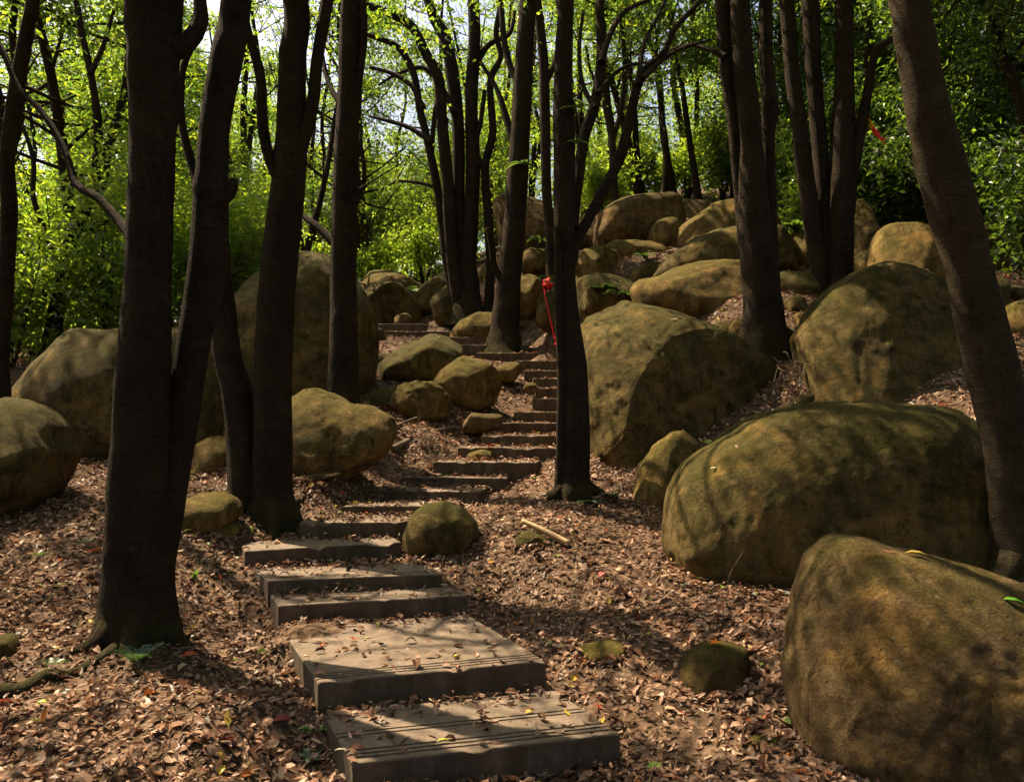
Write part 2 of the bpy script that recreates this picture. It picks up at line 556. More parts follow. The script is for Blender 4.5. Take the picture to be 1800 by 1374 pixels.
def slab_mesh(name, a, b, bd, thick, grooves, seed):
    """a slab with a grooved tread, bevelled and chipped edges; local frame at its front-left foot"""
    L = np.linalg.norm(b - a)
    D = np.linalg.norm(bd)
    u = (b - a) / L
    w = bd / D
    r = 0.010
    prof = [(0.0, -thick), (0.0, -r), (r * 0.35, -r * 0.3), (r, 0.0)]
    if grooves:
        for g in grooves:
            prof += [(g, 0.0), (g + 0.004, -0.011), (g + 0.014, -0.011), (g + 0.018, 0.0)]
    prof += [(D * 0.55, 0.0), (D - r, 0.0), (D, -r), (D, -thick)]
    prof = np.array(prof)
    n = max(10, int(L / 0.05))
    ts = np.r_[0.0, 0.008, np.linspace(0.02, L - 0.02, n), L - 0.008, L]
    V = []
    for i, t in enumerate(ts):
        e = 0.008 if i in (0, len(ts) - 1) else (0.002 if i in (1, len(ts) - 2) else 0.0)
        for (d, h) in prof:
            V.append((t, d, h - (e if h > -r * 1.5 else 0.0)))
    V = np.array(V)
    p = V + seed * 3.1
    V[:, 2] += 0.0035 * fbm(p * 2.0, 3) * (V[:, 2] > -thick + 0.01)
    front = V[:, 1] < r * 1.5
    V[:, 1] += np.where(front, np.abs(fbm(p * 14, 2)) * 0.006, 0)
    chip = np.clip(fbm(p * 8 + 5, 2) - 0.30, 0, 1)
    V[:, 2] -= np.where(front & (V[:, 2] > -0.02), chip * 0.06, 0)
    W = V[:, :1] * u + V[:, 1:2] * w + np.c_[np.zeros((len(V), 2)), V[:, 2]]
    m = len(prof)
    q = []
    for i in range(len(ts) - 1):
        for j in range(m - 1):
            q.append((i * m + j, i * m + j + 1, (i + 1) * m + j + 1, (i + 1) * m + j))
    q = np.array(q)[:, ::-1]
    me = mesh_np(name, W, q, CONC, smooth=False)
    # end faces
    bm = bmesh.new(); bm.from_mesh(me); bm.verts.ensure_lookup_table()
    bm.faces.new([bm.verts[j] for j in range(m)])
    bm.faces.new([bm.verts[(len(ts) - 1) * m + j] for j in range(m)][::-1])
    bmesh.ops.recalc_face_normals(bm, faces=bm.faces)
    bm.to_mesh(me); bm.free()
    return me


for k, (a, b, bd, z) in enumerate(SLABS):
    th = 0.30 if k < 5 else 0.26
    gr = [0.05, 0.095, 0.14] if k == 0 else ([0.05, 0.095, 0.14] if k in (1, 2, 3) else [])
    if k == 0: gr = [0.05, 0.095, 0.14, 0.32, 0.365]
    s = link("stone_step", slab_mesh("stone_step", a, b, bd, th, gr, k), None, a)
    tag(s, STEP_LABEL.get(k, f"{ORD[k]} concrete step from the bottom of the winding hillside stairs"), "step", "concrete steps climbing the slope")


def on_slab(x, y):
    """index of the slab under each point, -1 for none; and the place across its depth 0..1"""
    idx = np.full(len(x), -1); fr = np.zeros(len(x)); top = np.zeros(len(x))
    for k, (a, b, bd, z) in enumerate(SLABS):
        u = (b - a)[:2]; w = bd[:2]
        M = np.linalg.inv(np.c_[u, w])
        s = (np.c_[x, y] - a[:2]) @ M.T
        ins = (s[:, 0] > 0) & (s[:, 0] < 1) & (s[:, 1] > 0) & (s[:, 1] < 1)
        idx[ins] = k; fr[ins] = s[ins, 1]; top[ins] = z
    return idx, fr, top


# ------------------------------------------------------------------ boulders and stones
def icos(sub):
    bm = bmesh.new()
    bmesh.ops.create_icosphere(bm, subdivisions=sub, radius=1.0)
    bm.verts.ensure_lookup_table()
    V = np.array([v.co[:] for v in bm.verts])
    T = np.array([[v.index for v in f.verts] for f in bm.faces])
    bm.free()
    return V, T


ICO = {s: icos(s) for s in (3, 4, 5, 6, 7)}


def box_poly(x0, y0, x1, y1, ex=2.6, seed=0, n=40):
    r = np.random.default_rng(seed + 100)
    t = np.linspace(0, 2 * np.pi, n, endpoint=False)
    c, s = np.cos(t), np.sin(t)
    rr = (np.abs(c) ** ex + np.abs(s) ** ex) ** (-1 / ex)
    ph = r.random(4) * 6.28
    k = 1 + 0.07 * np.sin(2 * t + ph[0]) + 0.06 * np.sin(3 * t + ph[1]) + 0.03 * np.sin(5 * t + ph[2])
    X, Yp = c * rr * k, s * rr * k
    X = (X - X.min()) / (X.max() - X.min()); Yp = (Yp - Yp.min()) / (Yp.max() - Yp.min())
    return [(x0 + (x1 - x0) * a, y1 - (y1 - y0) * b) for a, b in zip(X, Yp)]


ROCKS = []


def rock(name, label, poly, Y, depth, mat=0, sub=5, e=0.72, lump=0.05, lean=0.18, cuts=(), sink=0.16, seed=0, group=None, rough=0.012, cat=None, blur=3, facets=3, crack=0.012):
    """poly: outline in photo pixels at the stone's own distance; depth: half thickness along the view in metres"""
    if Y is None:                       # where the line of sight to the stone's foot meets the floor
        bx = sum(q[0] for q in poly) / len(poly); by = max(q[1] for q in poly) - 3
        d = np.linspace(3.0, 19.0, 700)
        h = HZ - ground((bx - CX) / F * d, d) / d * F
        hit = np.nonzero(h < by)[0]
        Y = float(d[hit[0]]) if len(hit) else 6.0
    if Y > 11.5:
        mx = sum(q[0] for q in poly) / len(poly); my = max(q[1] for q in poly)
        poly = [(mx + (q[0] - mx) * 1.10, my + (q[1] - my) * 1.04) for q in poly]
    Yc = Y + depth * 0.75
    W = np.array([P(px, py, Yc)[[0, 2]] for px, py in poly])
    lo, hi = W.min(0), W.max(0)
    hgt = hi[1] - lo[1]
    zc = lo[1] + hgt * 0.45
    low = W[:, 1] < zc
    W[low, 1] = zc + (W[low, 1] - zc) * (1 + sink * 2)       # sits in the soil
    c = np.array([(lo[0] + hi[0]) / 2, zc])
    A = W - c
    th = np.arctan2(A[:, 1], A[:, 0])
    M = 360
    ang = np.linspace(-np.pi, np.pi, M, endpoint=False)
    R = np.zeros(M)
    B = np.roll(A, -1, axis=0)
    for i, t in enumerate(ang):
        d = np.array([math.cos(t), math.sin(t)])
        E = B - A
        den = d[0] * E[:, 1] - d[1] * E[:, 0]
        den = np.where(np.abs(den) < 1e-9, 1e-9, den)
        tt = (A[:, 0] * E[:, 1] - A[:, 1] * E[:, 0]) / den
        uu = (A[:, 0] * d[1] - A[:, 1] * d[0]) / den
        ok = (uu >= -1e-6) & (uu <= 1 + 1e-6) & (tt > 0)
        R[i] = tt[ok].max() if ok.any() else R[i - 1]
    ker = np.hanning(2 * blur + 3)[1:-1]; ker /= ker.sum()
    R = np.convolve(np.r_[R[-20:], R, R[:20]], ker, mode='same')[20:-20]
    V, T = ICO[sub]
    rho = np.hypot(V[:, 0], V[:, 2])
    t = np.arctan2(V[:, 2], V[:, 0])
    Rt = np.interp(t, np.r_[ang, np.pi], np.r_[R, R[0]])
    s = rho ** e
    cy = np.sign(V[:, 1]) * np.abs(V[:, 1]) ** e
    Pn = np.c_[s * np.cos(t), cy, s * np.sin(t)]              # unit space
    Q = np.c_[Rt * Pn[:, 0], depth * Pn[:, 1], Rt * Pn[:, 2]]
    size = math.sqrt((hi[0] - lo[0]) * hgt) * 0.5
    for (nx_, ny_, nz_, d, k) in cuts:
        n = np.array([nx_, ny_, nz_], float); n /= np.linalg.norm(n)
        sc = np.array([(hi[0] - lo[0]) / 2, depth, hgt / 2])
        qn = Q / sc
        over = np.clip(qn @ n - d, 0, None)
        Q = (qn - over[:, None] * n * k) * sc
    rf = np.random.default_rng(seed + 4000)
    sc = np.array([(hi[0] - lo[0]) / 2, depth, hgt / 2])
    for _ in range(facets):
        n = rf.normal(0, 1, 3); n[1] = -abs(n[1]) * 0.9; n[2] = abs(n[2]) * 1.1 - 0.15; n /= np.linalg.norm(n)
        qn = Q / sc
        over = np.clip(qn @ n - rf.uniform(0.78, 0.95), 0, None)
        Q = (qn - over[:, None] * n * 0.75) * sc
    hz = Q[:, 2] / max(hgt, 1e-6)
    Q[:, 1] += lean * hgt * hz
    dirn = Q / (np.linalg.norm(Q, axis=1, keepdims=True) + 1e-9)
    pq = Q / size * 1.0 + seed * 7.7 + 3
    disp = lump * fbm(pq * 1.3, 2) + lump * 0.5 * fbm(pq * 3.1, 2) + rough * fbm(pq * 9, 3) + rough * 0.4 * fbm(pq * 26, 3)
    # weathering pits and shelves
    disp -= lump * 0.5 * np.clip(fbm(pq * 2.2 + 40, 2) - 0.25, 0, 1) * 0.8
    cr = fbm(pq * 0.8 + 70, 3)
    disp -= crack * np.exp(-(cr / 0.022) ** 2) * (fbm(pq * 1.1 + 90, 2) > -0.05)
    Q += dirn * (disp * size)[:, None]
    org = np.array([c[0], Yc, lo[1]])
    Q += np.array([0, 0, zc - lo[1]])
    me = mesh_np(name, Q, T, ROCKM[mat])
    o = link(name, me, None, org)
    tag(o, label, cat or ("boulder" if "boulder" in name else "stone"), group)
    ROCKS.append(o)
    return o


rock("boulder", "large pitted boulder leaning in at the lower right corner with a sunlit band",
     [(1392, 1180), (1402, 1120), (1424, 1050), (1460, 985), (1495, 957), (1530, 951), (1600, 966), (1700, 992), (1800, 1025), (1950, 1085), (2080, 1180),
      (2100, 1330), (2000, 1440), (1800, 1470), (1600, 1450), (1480, 1365), (1400, 1280)], 3.62, 0.62, 2, 7, 0.86, 0.026, 0.34, seed=61, crack=0.008, rough=0.016,
     cuts=[], facets=0, blur=2)
rock("boulder", "broad loaf-shaped boulder behind the lower right boulder, red leaf on its flat top",
     [(1165, 940), (1168, 890), (1180, 850), (1205, 818), (1240, 790), (1280, 765), (1310, 738), (1350, 722), (1420, 711), (1520, 707), (1620, 705), (1665, 712),
      (1700, 738), (1735, 775), (1755, 830), (1765, 900), (1755, 960), (1725, 1000), (1640, 1010), (1540, 1015), (1450, 1022), (1350, 1025), (1280, 1022),
      (1220, 1003), (1185, 975)], 6.0, 0.80, 1, 7, 0.70, 0.036, 0.22, seed=2, facets=0, blur=2, crack=0.008, rough=0.015)
rock("boulder", "huge ridged boulder right of the steps with a sharp sloping crest",
     [(1020, 650), (1020, 575), (1038, 545), (1075, 525), (1105, 506), (1150, 522), (1220, 552), (1290, 590), (1345, 630), (1375, 662), (1384, 690), (1375, 715),
      (1320, 738), (1260, 762), (1200, 785), (1120, 800), (1060, 796), (1035, 770), (1024, 710)], 9.15, 0.95, 1, 7, 0.7, 0.07, 0.35, seed=3,
     cuts=[(0.45, -0.85, -0.25, 0.55, 0.8), (-0.3, -0.6, 0.75, 0.7, 0.4)], blur=1, facets=0)
rock("boulder", "tall pyramid-shaped boulder behind the leaning tree, dappled on its left face",
     [(1400, 588), (1425, 555), (1450, 522), (1490, 490), (1535, 462), (1575, 453), (1625, 464), (1690, 490), (1745, 540), (1775, 640), (1790, 730), (1740, 800),
      (1560, 820), (1440, 790), (1415, 700), (1408, 650)], 8.7, 0.85, 1, 6, 0.72, 0.05, 0.3, seed=4,
     cuts=[(0.38, -0.9, 0.05, 0.45, 0.9), (-0.35, -0.9, 0.25, 0.75, 0.7)], blur=1, facets=0)
rock("boulder", "pointed wedge boulder standing between the ridged boulder and the loaf-shaped one",
     [(1108, 872), (1125, 820), (1150, 785), (1185, 760), (1210, 756), (1250, 785), (1252, 830), (1220, 875), (1180, 890), (1130, 888)], 7.9, 0.33, 0, 5, 0.75, 0.07,
     0.25, seed=5, cuts=[(0.6, -0.6, 0.3, 0.5, 0.8)])
rock("boulder", "rounded boulder cut by the photo's left edge",
     [(-120, 760), (-40, 702), (10, 695), (60, 715), (95, 750), (118, 795), (105, 840), (70, 880), (20, 910), (-60, 920), (-120, 880)], 6.9, 0.55, 1, 5, 0.72, 0.06, 0.25,
     seed=6)
rock("boulder", "wide shadowed grey-green boulder behind the thick trunk at the far left",
     [(5, 670), (30, 625), (80, 590), (140, 575), (210, 569), (300, 575), (380, 600), (410, 680), (400, 770), (300, 800), (180, 800), (110, 795), (60, 760), (10, 710)],
     9.2, 0.8, 1, 5, 0.72, 0.05, 0.3, seed=7)
rock("boulder", "massive dark boulder behind the forked trunks left of the steps",
     [(400, 560), (420, 490), (460, 455), (520, 438), (570, 442), (610, 470), (645, 530), (668, 590), (665, 640), (640, 690), (560, 722), (450, 722), (400, 680)], 10.9, 1.0,
     1, 5, 0.74, 0.06, 0.3, seed=8)
rock("boulder", "sunlit humped boulder at the foot of the massive dark one",
     [(440, 745), (505, 702), (530, 682), (550, 677), (585, 690), (612, 708), (650, 712), (690, 735), (697, 760), (682, 787), (640, 812), (580, 835), (505, 842), (440, 835)],
     8.4, 0.5, 0, 6, 0.72, 0.07, 0.3, seed=9, cuts=[(0.2, -0.8, 0.4, 0.7, 0.5)], facets=0, blur=1)
rock("boulder", "round mossy stone sitting on the fifth and sixth steps",
     [(708, 940), (720, 907), (745, 886), (780, 881), (815, 891), (838, 915), (846, 940), (828, 965), (780, 978), (735, 975), (712, 965)], None, 0.30, 1, 5, 0.85, 0.035,
     0.1, seed=10, facets=0)
rock("stone", "sunlit yellow-mossed stone between the two forked trunks",
     [(308, 905), (320, 880), (350, 866), (385, 864), (410, 875), (425, 900), (400, 925), (360, 938), (320, 935)], None, 0.28, 0, 4, 0.75, 0.07, 0.2, seed=11)
rock("stone", "small pale stone behind the forked trunk, above the yellow-mossed stone",
     box_poly(340, 765, 415, 842, 2.4, 12), 8.6, 0.25, 0, 4, 0.75, 0.07, 0.2, seed=12)
rock("boulder", "mossy slanting boulder left of the stairs, upper of the leaning pair",
     [(665, 650), (690, 622), (720, 600), (752, 584), (785, 590), (808, 612), (806, 650), (780, 668), (720, 670), (680, 664)], 12.3, 0.6, 1, 5, 0.75, 0.07, 0.35, seed=13,
     cuts=[(-0.6, -0.5, 0.7, 0.5, 0.7)])
rock("boulder", "brown blocky boulder beside the stairs, lower of the leaning pair",
     [(760, 676), (776, 650), (798, 627), (815, 618), (850, 632), (880, 650), (886, 675), (872, 702), (830, 712), (788, 708)], 11.2, 0.5, 0, 5, 0.7, 0.06, 0.2, seed=14,
     cuts=[(0.8, -0.5, 0.0, 0.55, 0.85), (0.1, -0.5, 0.8, 0.6, 0.7)])
rock("stone", "rough jagged stone below the leaning boulder pair",
     [(688, 712), (700, 682), (730, 664), (762, 672), (786, 695), (790, 726), (750, 740), (708, 736)], 10.6, 0.3, 0, 5, 0.7, 0.17, 0.2, seed=15, rough=0.03)
rock("stone", "low dark stone beside the rough jagged stone", box_poly(640, 680, 706, 722, 2.4, 16), 10.8, 0.25, 1, 4, seed=16, lump=0.1)
rock("stone", "flat-topped stone block at the left end of the thirteenth step", box_poly(812, 725, 884, 758, 4.0, 17), 10.45, 0.2, 2, 4, 0.6, 0.05, 0.1, seed=17)
rock("stone", "small rounded stone by the steps right of the leaning boulder pair", box_poly(872, 637, 916, 668, 2.2, 18), 12.6, 0.2, 0, 4, seed=18)
rock("stone", "tiny stone at the left end of the fifteenth step", box_poly(920, 672, 944, 690, 2.2, 19), 11.9, 0.1, 0, 3, seed=19)
rock("stone", "half-buried stone lying on the tenth step's leaves", box_poly(822, 790, 868, 812, 2.0, 20), 9.55, 0.16, 0, 4, seed=20)
rock("boulder", "sun-topped boulder at the head of the stairs, rear of the rounded pair", box_poly(628, 474, 738, 566, 2.3, 21), 19.2, 0.75, 0, 5, seed=21, lump=0.05)
rock("boulder", "domed hollowed boulder at the head of the stairs, front of the rounded pair",
     [(628, 540), (632, 515), (650, 500), (680, 496), (710, 503), (730, 522), (738, 550), (735, 572), (690, 575), (640, 572)], 17.8, 0.6, 1, 5, 0.7, 0.07, 0.1, seed=22,
     cuts=[(0.25, -0.9, -0.35, 0.38, 0.8)])
rock("boulder", "leaning boulder at the upper left of the multi-stemmed tree",
     [(728, 528), (745, 505), (770, 485), (795, 476), (812, 490), (812, 530), (790, 546), (740, 546)], 18.3, 0.6, 1, 5, 0.75, 0.06, 0.3, seed=23)
rock("boulder", "mossy boulder tucked against the multi-stemmed tree's foot", box_poly(760, 500, 822, 572, 2.2, 24), 17.2, 0.45, 1, 4, seed=24)
rock("boulder", "smooth pale slanting stone left of the thick trunk's foot",
     [(793, 585), (812, 565), (840, 550), (864, 550), (885, 562), (885, 592), (850, 600), (800, 597)], 16.0, 0.4, 0, 5, 0.78, 0.04, 0.3, seed=25)
rock("boulder", "boulder glimpsed between the multi-stemmed tree and the thick trunk", box_poly(838, 455, 890, 545, 2.5, 26), 18.6, 0.5, 0, 4, seed=26)
rock("boulder", "sunlit boulder with a mouth-like crack right of the thick trunk", box_poly(893, 485, 956, 560, 2.6, 27), 16.8, 0.5, 0, 5, seed=27, lump=0.09)
rock("stone", "dark stone under the red bow beside the thin centre tree", box_poly(944, 512, 992, 578, 2.4, 28), 14.7, 0.35, 1, 4, seed=28)
rock("boulder", "long low boulder above the boulder with the crack", box_poly(910, 438, 985, 480, 2.3, 29), 17.6, 0.45, 0, 4, seed=29)
rock("boulder", "tall dark boulder behind the thick trunk on the skyline", box_poly(872, 345, 975, 450, 3.4, 30), 19.0, 0.8, 2, 5, 0.65, 0.05, seed=30)
rock("boulder", "big flat-topped boulder crowning the upper pile",
     [(1050, 415), (1055, 380), (1065, 358), (1085, 348), (1130, 346), (1165, 347), (1185, 352), (1192, 390), (1185, 430), (1120, 438), (1060, 436)], 16.2, 0.9, 2, 5, 0.62, 0.05, 0.1,
     seed=31)
rock("boulder", "long dark boulder at the right shoulder of the flat-topped crowning boulder",
     [(1150, 400), (1165, 352), (1190, 352), (1240, 356), (1262, 372), (1262, 410), (1200, 420)], 17.6, 0.5, 2, 4, 0.7, 0.05, seed=32)
rock("boulder", "small bright boulder wedged under the flat-topped crowning boulder", box_poly(1141, 384, 1206, 440, 2.3, 33), 15.6, 0.4, 0, 5, seed=33, lump=0.06)
rock("boulder", "sloping slab boulder at the top of the pile left of the triple trunk",
     [(1197, 425), (1200, 400), (1225, 378), (1260, 360), (1300, 352), (1345, 360), (1360, 400), (1330, 430), (1250, 445), (1205, 442)], 14.9, 0.6, 0, 5, 0.68, 0.05, 0.3, seed=34)
rock("boulder", "flat sunlit boulder lying below the flat-topped crowning one", box_poly(1068, 420, 1170, 466, 2.2, 35), 15.1, 0.45, 0, 5, seed=35)
rock("boulder", "egg-shaped half-lit boulder right of the thin centre tree",
     [(1012, 470), (1022, 445), (1042, 430), (1068, 429), (1092, 442), (1106, 465), (1104, 488), (1070, 500), (1025, 492)], 14.0, 0.5, 0, 5, 0.78, 0.05, 0.2, seed=36,
     cuts=[(0.75, -0.6, 0.1, 0.35, 0.8)])
rock("stone", "small grey stone in the gap of the pile, above the wide tawny boulder", box_poly(1106, 462, 1162, 506, 2.3, 37), 13.8, 0.3, 1, 4, seed=37, lump=0.09)
rock("stone", "little angular stone beside the flat sunlit boulder", box_poly(1152, 442, 1190, 470, 2.6, 38), 14.3, 0.2, 0, 4, seed=38, lump=0.1)
rock("boulder", "long dark sloping boulder in the middle of the pile",
     [(1150, 485), (1185, 455), (1225, 420), (1265, 402), (1320, 398), (1380, 395), (1398, 415), (1395, 450), (1375, 478), (1300, 490), (1200, 495)], 13.0, 0.7, 1, 5, 0.68, 0.07, 0.35,
     seed=39)
rock("boulder", "wide tawny boulder directly above the huge ridged boulder",
     [(1118, 512), (1128, 495), (1160, 490), (1195, 470), (1240, 461), (1310, 462), (1350, 480), (1360, 530), (1330, 560), (1250, 566), (1180, 560), (1130, 540)], 11.9, 0.7, 0, 5, 0.7,
     0.06, 0.3, seed=40)
rock("boulder", "squat shadowed boulder with plants on it behind the ridged boulder's tip", box_poly(1008, 482, 1112, 556, 2.2, 41), 12.6, 0.55, 1, 5, seed=41, lump=0.08)
rock("boulder", "small sunlit-edged boulder between the two trunk clumps", box_poly(1385, 408, 1446, 482, 2.1, 42), 13.4, 0.4, 0, 4, seed=42, lump=0.09)
rock("boulder", "dark low stone at the foot of the second trunk clump", box_poly(1362, 478, 1440, 536, 2.3, 43), 11.8, 0.35, 1, 4, seed=43)
rock("boulder", "upright dark boulder just right of the second trunk clump",
     [(1488, 470), (1492, 380), (1500, 355), (1520, 352), (1535, 375), (1540, 430), (1542, 475)], 14.0, 0.5, 1, 4, 0.75, 0.05, seed=44)
rock("boulder", "flat-topped boulder rising behind the pyramid-shaped boulder",
     [(1533, 480), (1540, 440), (1548, 405), (1565, 391), (1610, 390), (1650, 398), (1672, 420), (1690, 480), (1690, 520), (1600, 530), (1540, 520)], 10.6, 0.6, 0, 5, 0.66, 0.05, 0.15,
     seed=45)
rock("boulder", "shaded boulder behind the leaning tree at the upper right",
     [(1635, 470), (1640, 410), (1660, 396), (1720, 398), (1770, 405), (1792, 425), (1798, 460), (1760, 478), (1680, 485)], 12.9, 0.6, 1, 5, 0.68, 0.06, seed=46)
rock("boulder", "mossy boulder deep in shade at the upper right corner", box_poly(1722, 358, 1830, 410, 2.3, 47), 17.5, 0.7, 1, 4, seed=47)
rock("stone", "brown stone at the right edge beyond the leaning trunk", box_poly(1762, 528, 1850, 600, 2.4, 48), 9.5, 0.35, 0, 4, seed=48)
rock("stone", "small stone beside the triple trunk's left foot", box_poly(1282, 560, 1320, 592, 2.2, 49), 10.5, 0.15, 0, 4, seed=49)
rock("stone", "small round stone on the leaves near the lower right boulder, orange leaf on it",
     [(1195, 1180), (1205, 1150), (1235, 1133), (1275, 1130), (1312, 1138), (1316, 1165), (1305, 1205), (1280, 1222), (1230, 1222), (1200, 1208)], None, 0.17, 1, 5, 0.8, 0.06, 0.1, seed=50)
rock("stone", "flat yellowish stone flake on the leaves right of the second step",
     [(1010, 1142), (1040, 1134), (1075, 1128), (1098, 1130), (1100, 1148), (1080, 1164), (1040, 1166)], None, 0.14, 0, 4, 0.65, 0.06, 0.1, seed=51)
rock("stone", "small dark stone propping the pale broken branch", [(897, 965), (905, 945), (925, 933), (950, 938), (975, 955), (950, 968)], None, 0.12, 1, 4, 0.75, 0.07, 0.1, seed=52)
rock("stone", "little pale pebble on the leaves near the bottom edge", box_poly(1308, 1294, 1354, 1318, 2.0, 53), None, 0.04, 0, 3, seed=53)
rock("stone", "mossy stone at the left edge beside the surface root", box_poly(-30, 1115, 26, 1165, 2.2, 54), None, 0.12, 1, 4, seed=54)
rock("stone", "low rounded stone half hidden beside the forked trunk's foot", box_poly(360, 915, 425, 945, 2.0, 55), None, 0.15, 0, 4, seed=55)
rock("stone", "squared stone block standing at the head of the stairs", box_poly(694, 551, 726, 573, 5.0, 56), 17.35, 0.2, 2, 4, 0.55, 0.02, 0.0, seed=56)
rock("stone", "long thin kerb stone in the leaves below the sunlit humped boulder", [(505, 850), (508, 840), (560, 830), (600, 828), (603, 835), (560, 844), (520, 853)], None, 0.08, 2, 4, 0.6,
     0.03, 0.0, seed=57)
rock("stone", "small stone beside the lower right of the rough jagged stone", box_poly(1400, 690, 1432, 716, 2.0, 58), 8.4, 0.1, 1, 3, seed=58)
ROCKS[-1]["label"] = "small dark stone in the gap between the ridged and pyramid-shaped boulders"

for (x0, y0, x1, y1, Y, dp, mt, lb) in [
        (1172, 445, 1222, 478, 13.6, .3, 0, "small stone under the sloping slab boulder's left end"),
        (1092, 488, 1132, 520, 13.0, .28, 1, "mossy stone between the egg-shaped boulder and the wide tawny one"),
        (1038, 492, 1078, 512, 13.4, .2, 0, "low stone just below the egg-shaped boulder"),
        (1190, 404, 1216, 430, 15.2, .25, 0, "little stone wedged right of the small bright boulder"),
        (985, 455, 1018, 492, 15.0, .3, 1, "upright dark stone left of the egg-shaped boulder"),
        (1255, 560, 1300, 590, 11.3, .25, 1, "stone at the lower right end of the wide tawny boulder"),
        (1395, 548, 1432, 580, 10.7, .25, 0, "rounded stone right of the triple trunk's foot"),
        (1375, 520, 1420, 552, 11.4, .28, 1, "dark stone up the slope between the two trunk clumps"),
        (1225, 400, 1262, 424, 15.6, .25, 1, "thin stone on the sloping slab boulder's left shoulder"),
        (1010, 405, 1052, 440, 17.0, .4, 2, "dark boulder half hidden left of the flat-topped crowning boulder"),
        (1640, 468, 1760, 560, 10.4, .5, 1, "broad shaded boulder tucked behind the pyramid-shaped one by the leaning trunk"),
        (1500, 440, 1548, 490, 12.4, .35, 1, "dark stone between the second trunk clump and the flat-topped boulder behind the pyramid"),
        (1745, 500, 1792, 532, 11.2, .3, 1, "low shaded stone above the brown stone at the right edge"),
        (640, 575, 676, 600, 15.6, .3, 1, "mossy stone at the left ends of the upper steps"),
        (905, 560, 940, 578, 15.9, .2, 0, "small stone right of the thick trunk's foot"),
        (655, 620, 690, 648, 13.2, .3, 1, "dark stone left of the mossy slanting boulder")]:
    k_ = 400 + len(ROCKS)
    rock("stone" if x1 - x0 < 70 else "boulder", lb, box_poly(x0, y0, x1, y1, 2.3 + (k_ % 5) * 0.25, k_), None, dp, mt, 4, 0.68 + (k_ % 4) * 0.05, 0.07, 0.2, seed=k_, facets=5)

# ------------------------------------------------------------------ trees
def catmull(pts, rad, step):
    pts = np.asarray(pts, float); rad = np.asarray(rad, float)
    Q = np.vstack([2 * pts[0] - pts[1], pts, 2 * pts[-1] - pts[-2]])
    R = np.r_[rad[0], rad, rad[-1]]
    out, ro = [], []
    for i in range(1, len(Q) - 2):
        n = max(2, int(np.linalg.norm(Q[i + 1] - Q[i]) / step))
        t = np.linspace(0, 1, n, endpoint=False)[:, None]
        p0, p1, p2, p3 = Q[i - 1], Q[i], Q[i + 1], Q[i + 2]
        out.append(0.5 * ((2 * p1) + (-p0 + p2) * t + (2 * p0 - 5 * p1 + 4 * p2 - p3) * t ** 2 + (-p0 + 3 * p1 - 3 * p2 + p3) * t ** 3))
        r0, r1, r2, r3 = R[i - 1], R[i], R[i + 1], R[i + 2]
        tt = t[:, 0]
        ss = tt * tt * (3 - 2 * tt)
        ro.append(r1 + (r2 - r1) * ss)
    out.append(pts[-1:]); ro.append(rad[-1:])
    return np.vstack(out), np.concatenate(ro)


def tube(pts, rad, sides=12, step=0.08, amp=0.05, seed=0.0, knots=(), flare=0.0):
    """tapering, lumpy limb; returns vertices and quads"""
    p, r = catmull(pts, rad, step)
    n = len(p)
    tan = np.gradient(p, axis=0)
    tan /= np.linalg.norm(tan, axis=1, keepdims=True) + 1e-9
    ref = np.array([0.0, 1.0, 0.0]) if abs(tan[0][1]) < 0.8 else np.array([1.0, 0, 0])
    U = np.empty((n, 3))
    for i in range(n):
        ref = ref - tan[i] * (ref @ tan[i]); ref /= np.linalg.norm(ref) + 1e-9
        U[i] = ref
    Wv = np.cross(tan, U)
    a = np.linspace(0, 2 * np.pi, sides, endpoint=False)
    ca, sa = np.cos(a), np.sin(a)
    base = np.stack([np.repeat(ca[None], n, 0), np.repeat(sa[None], n, 0)], -1).reshape(-1, 2)
    idx = np.repeat(np.arange(n), sides)
    lead = np.c_[base * 1.3, p[idx][:, 2] * 1.6] + seed * 5.1
    k = np.ones(len(lead)) if not amp else 1 + amp * fbm(lead, 2) + amp * 0.35 * fbm(np.c_[base * 1.2, p[idx][:, 2] * 9] + seed * 3.3, 2)
    if flare:
        h = p[idx][:, 2] - p[0, 2]
        k += flare * np.exp(-np.clip(h, 0, None) / 0.16) * (0.30 + 0.70 * np.clip(noise3(np.c_[base * 1.5, np.zeros(len(base))] + seed * 2.7), -0.4, 1))
    rr = r[idx] * k
    V = p[idx] + U[idx] * (base[:, :1] * rr[:, None]) + Wv[idx] * (base[:, 1:] * rr[:, None])
    for (kp, kr, kh) in knots:
        d = np.linalg.norm(V - np.asarray(kp), axis=1)
        dirn = V - p[idx]
        dirn /= np.linalg.norm(dirn, axis=1, keepdims=True) + 1e-9
        V += dirn * (kh * np.exp(-(d / kr) ** 2))[:, None]
    i0 = (np.arange(n - 1)[:, None] * sides + np.arange(sides)[None]).ravel()
    j = np.arange(sides)
    i1 = (np.arange(n - 1)[:, None] * sides + ((j + 1) % sides)[None]).ravel()
    q = np.c_[i0, i1, i1 + sides, i0 + sides]
    cap = (n - 1) * sides + j
    V = np.vstack([V, p[-1:] + tan[-1:] * r[-1] * 0.3])
    t = np.c_[cap, (n - 1) * sides + (j + 1) % sides, np.full(sides, n * sides)]
    return V, q, t


def join_tubes(parts):
    V, q, t, o = [], [], [], 0
    for (v, a, b) in parts:
        V.append(v); q.append(a + o); t.append(b + o); o += len(v)
    return np.vstack(V), np.vstack(q), np.vstack(t)


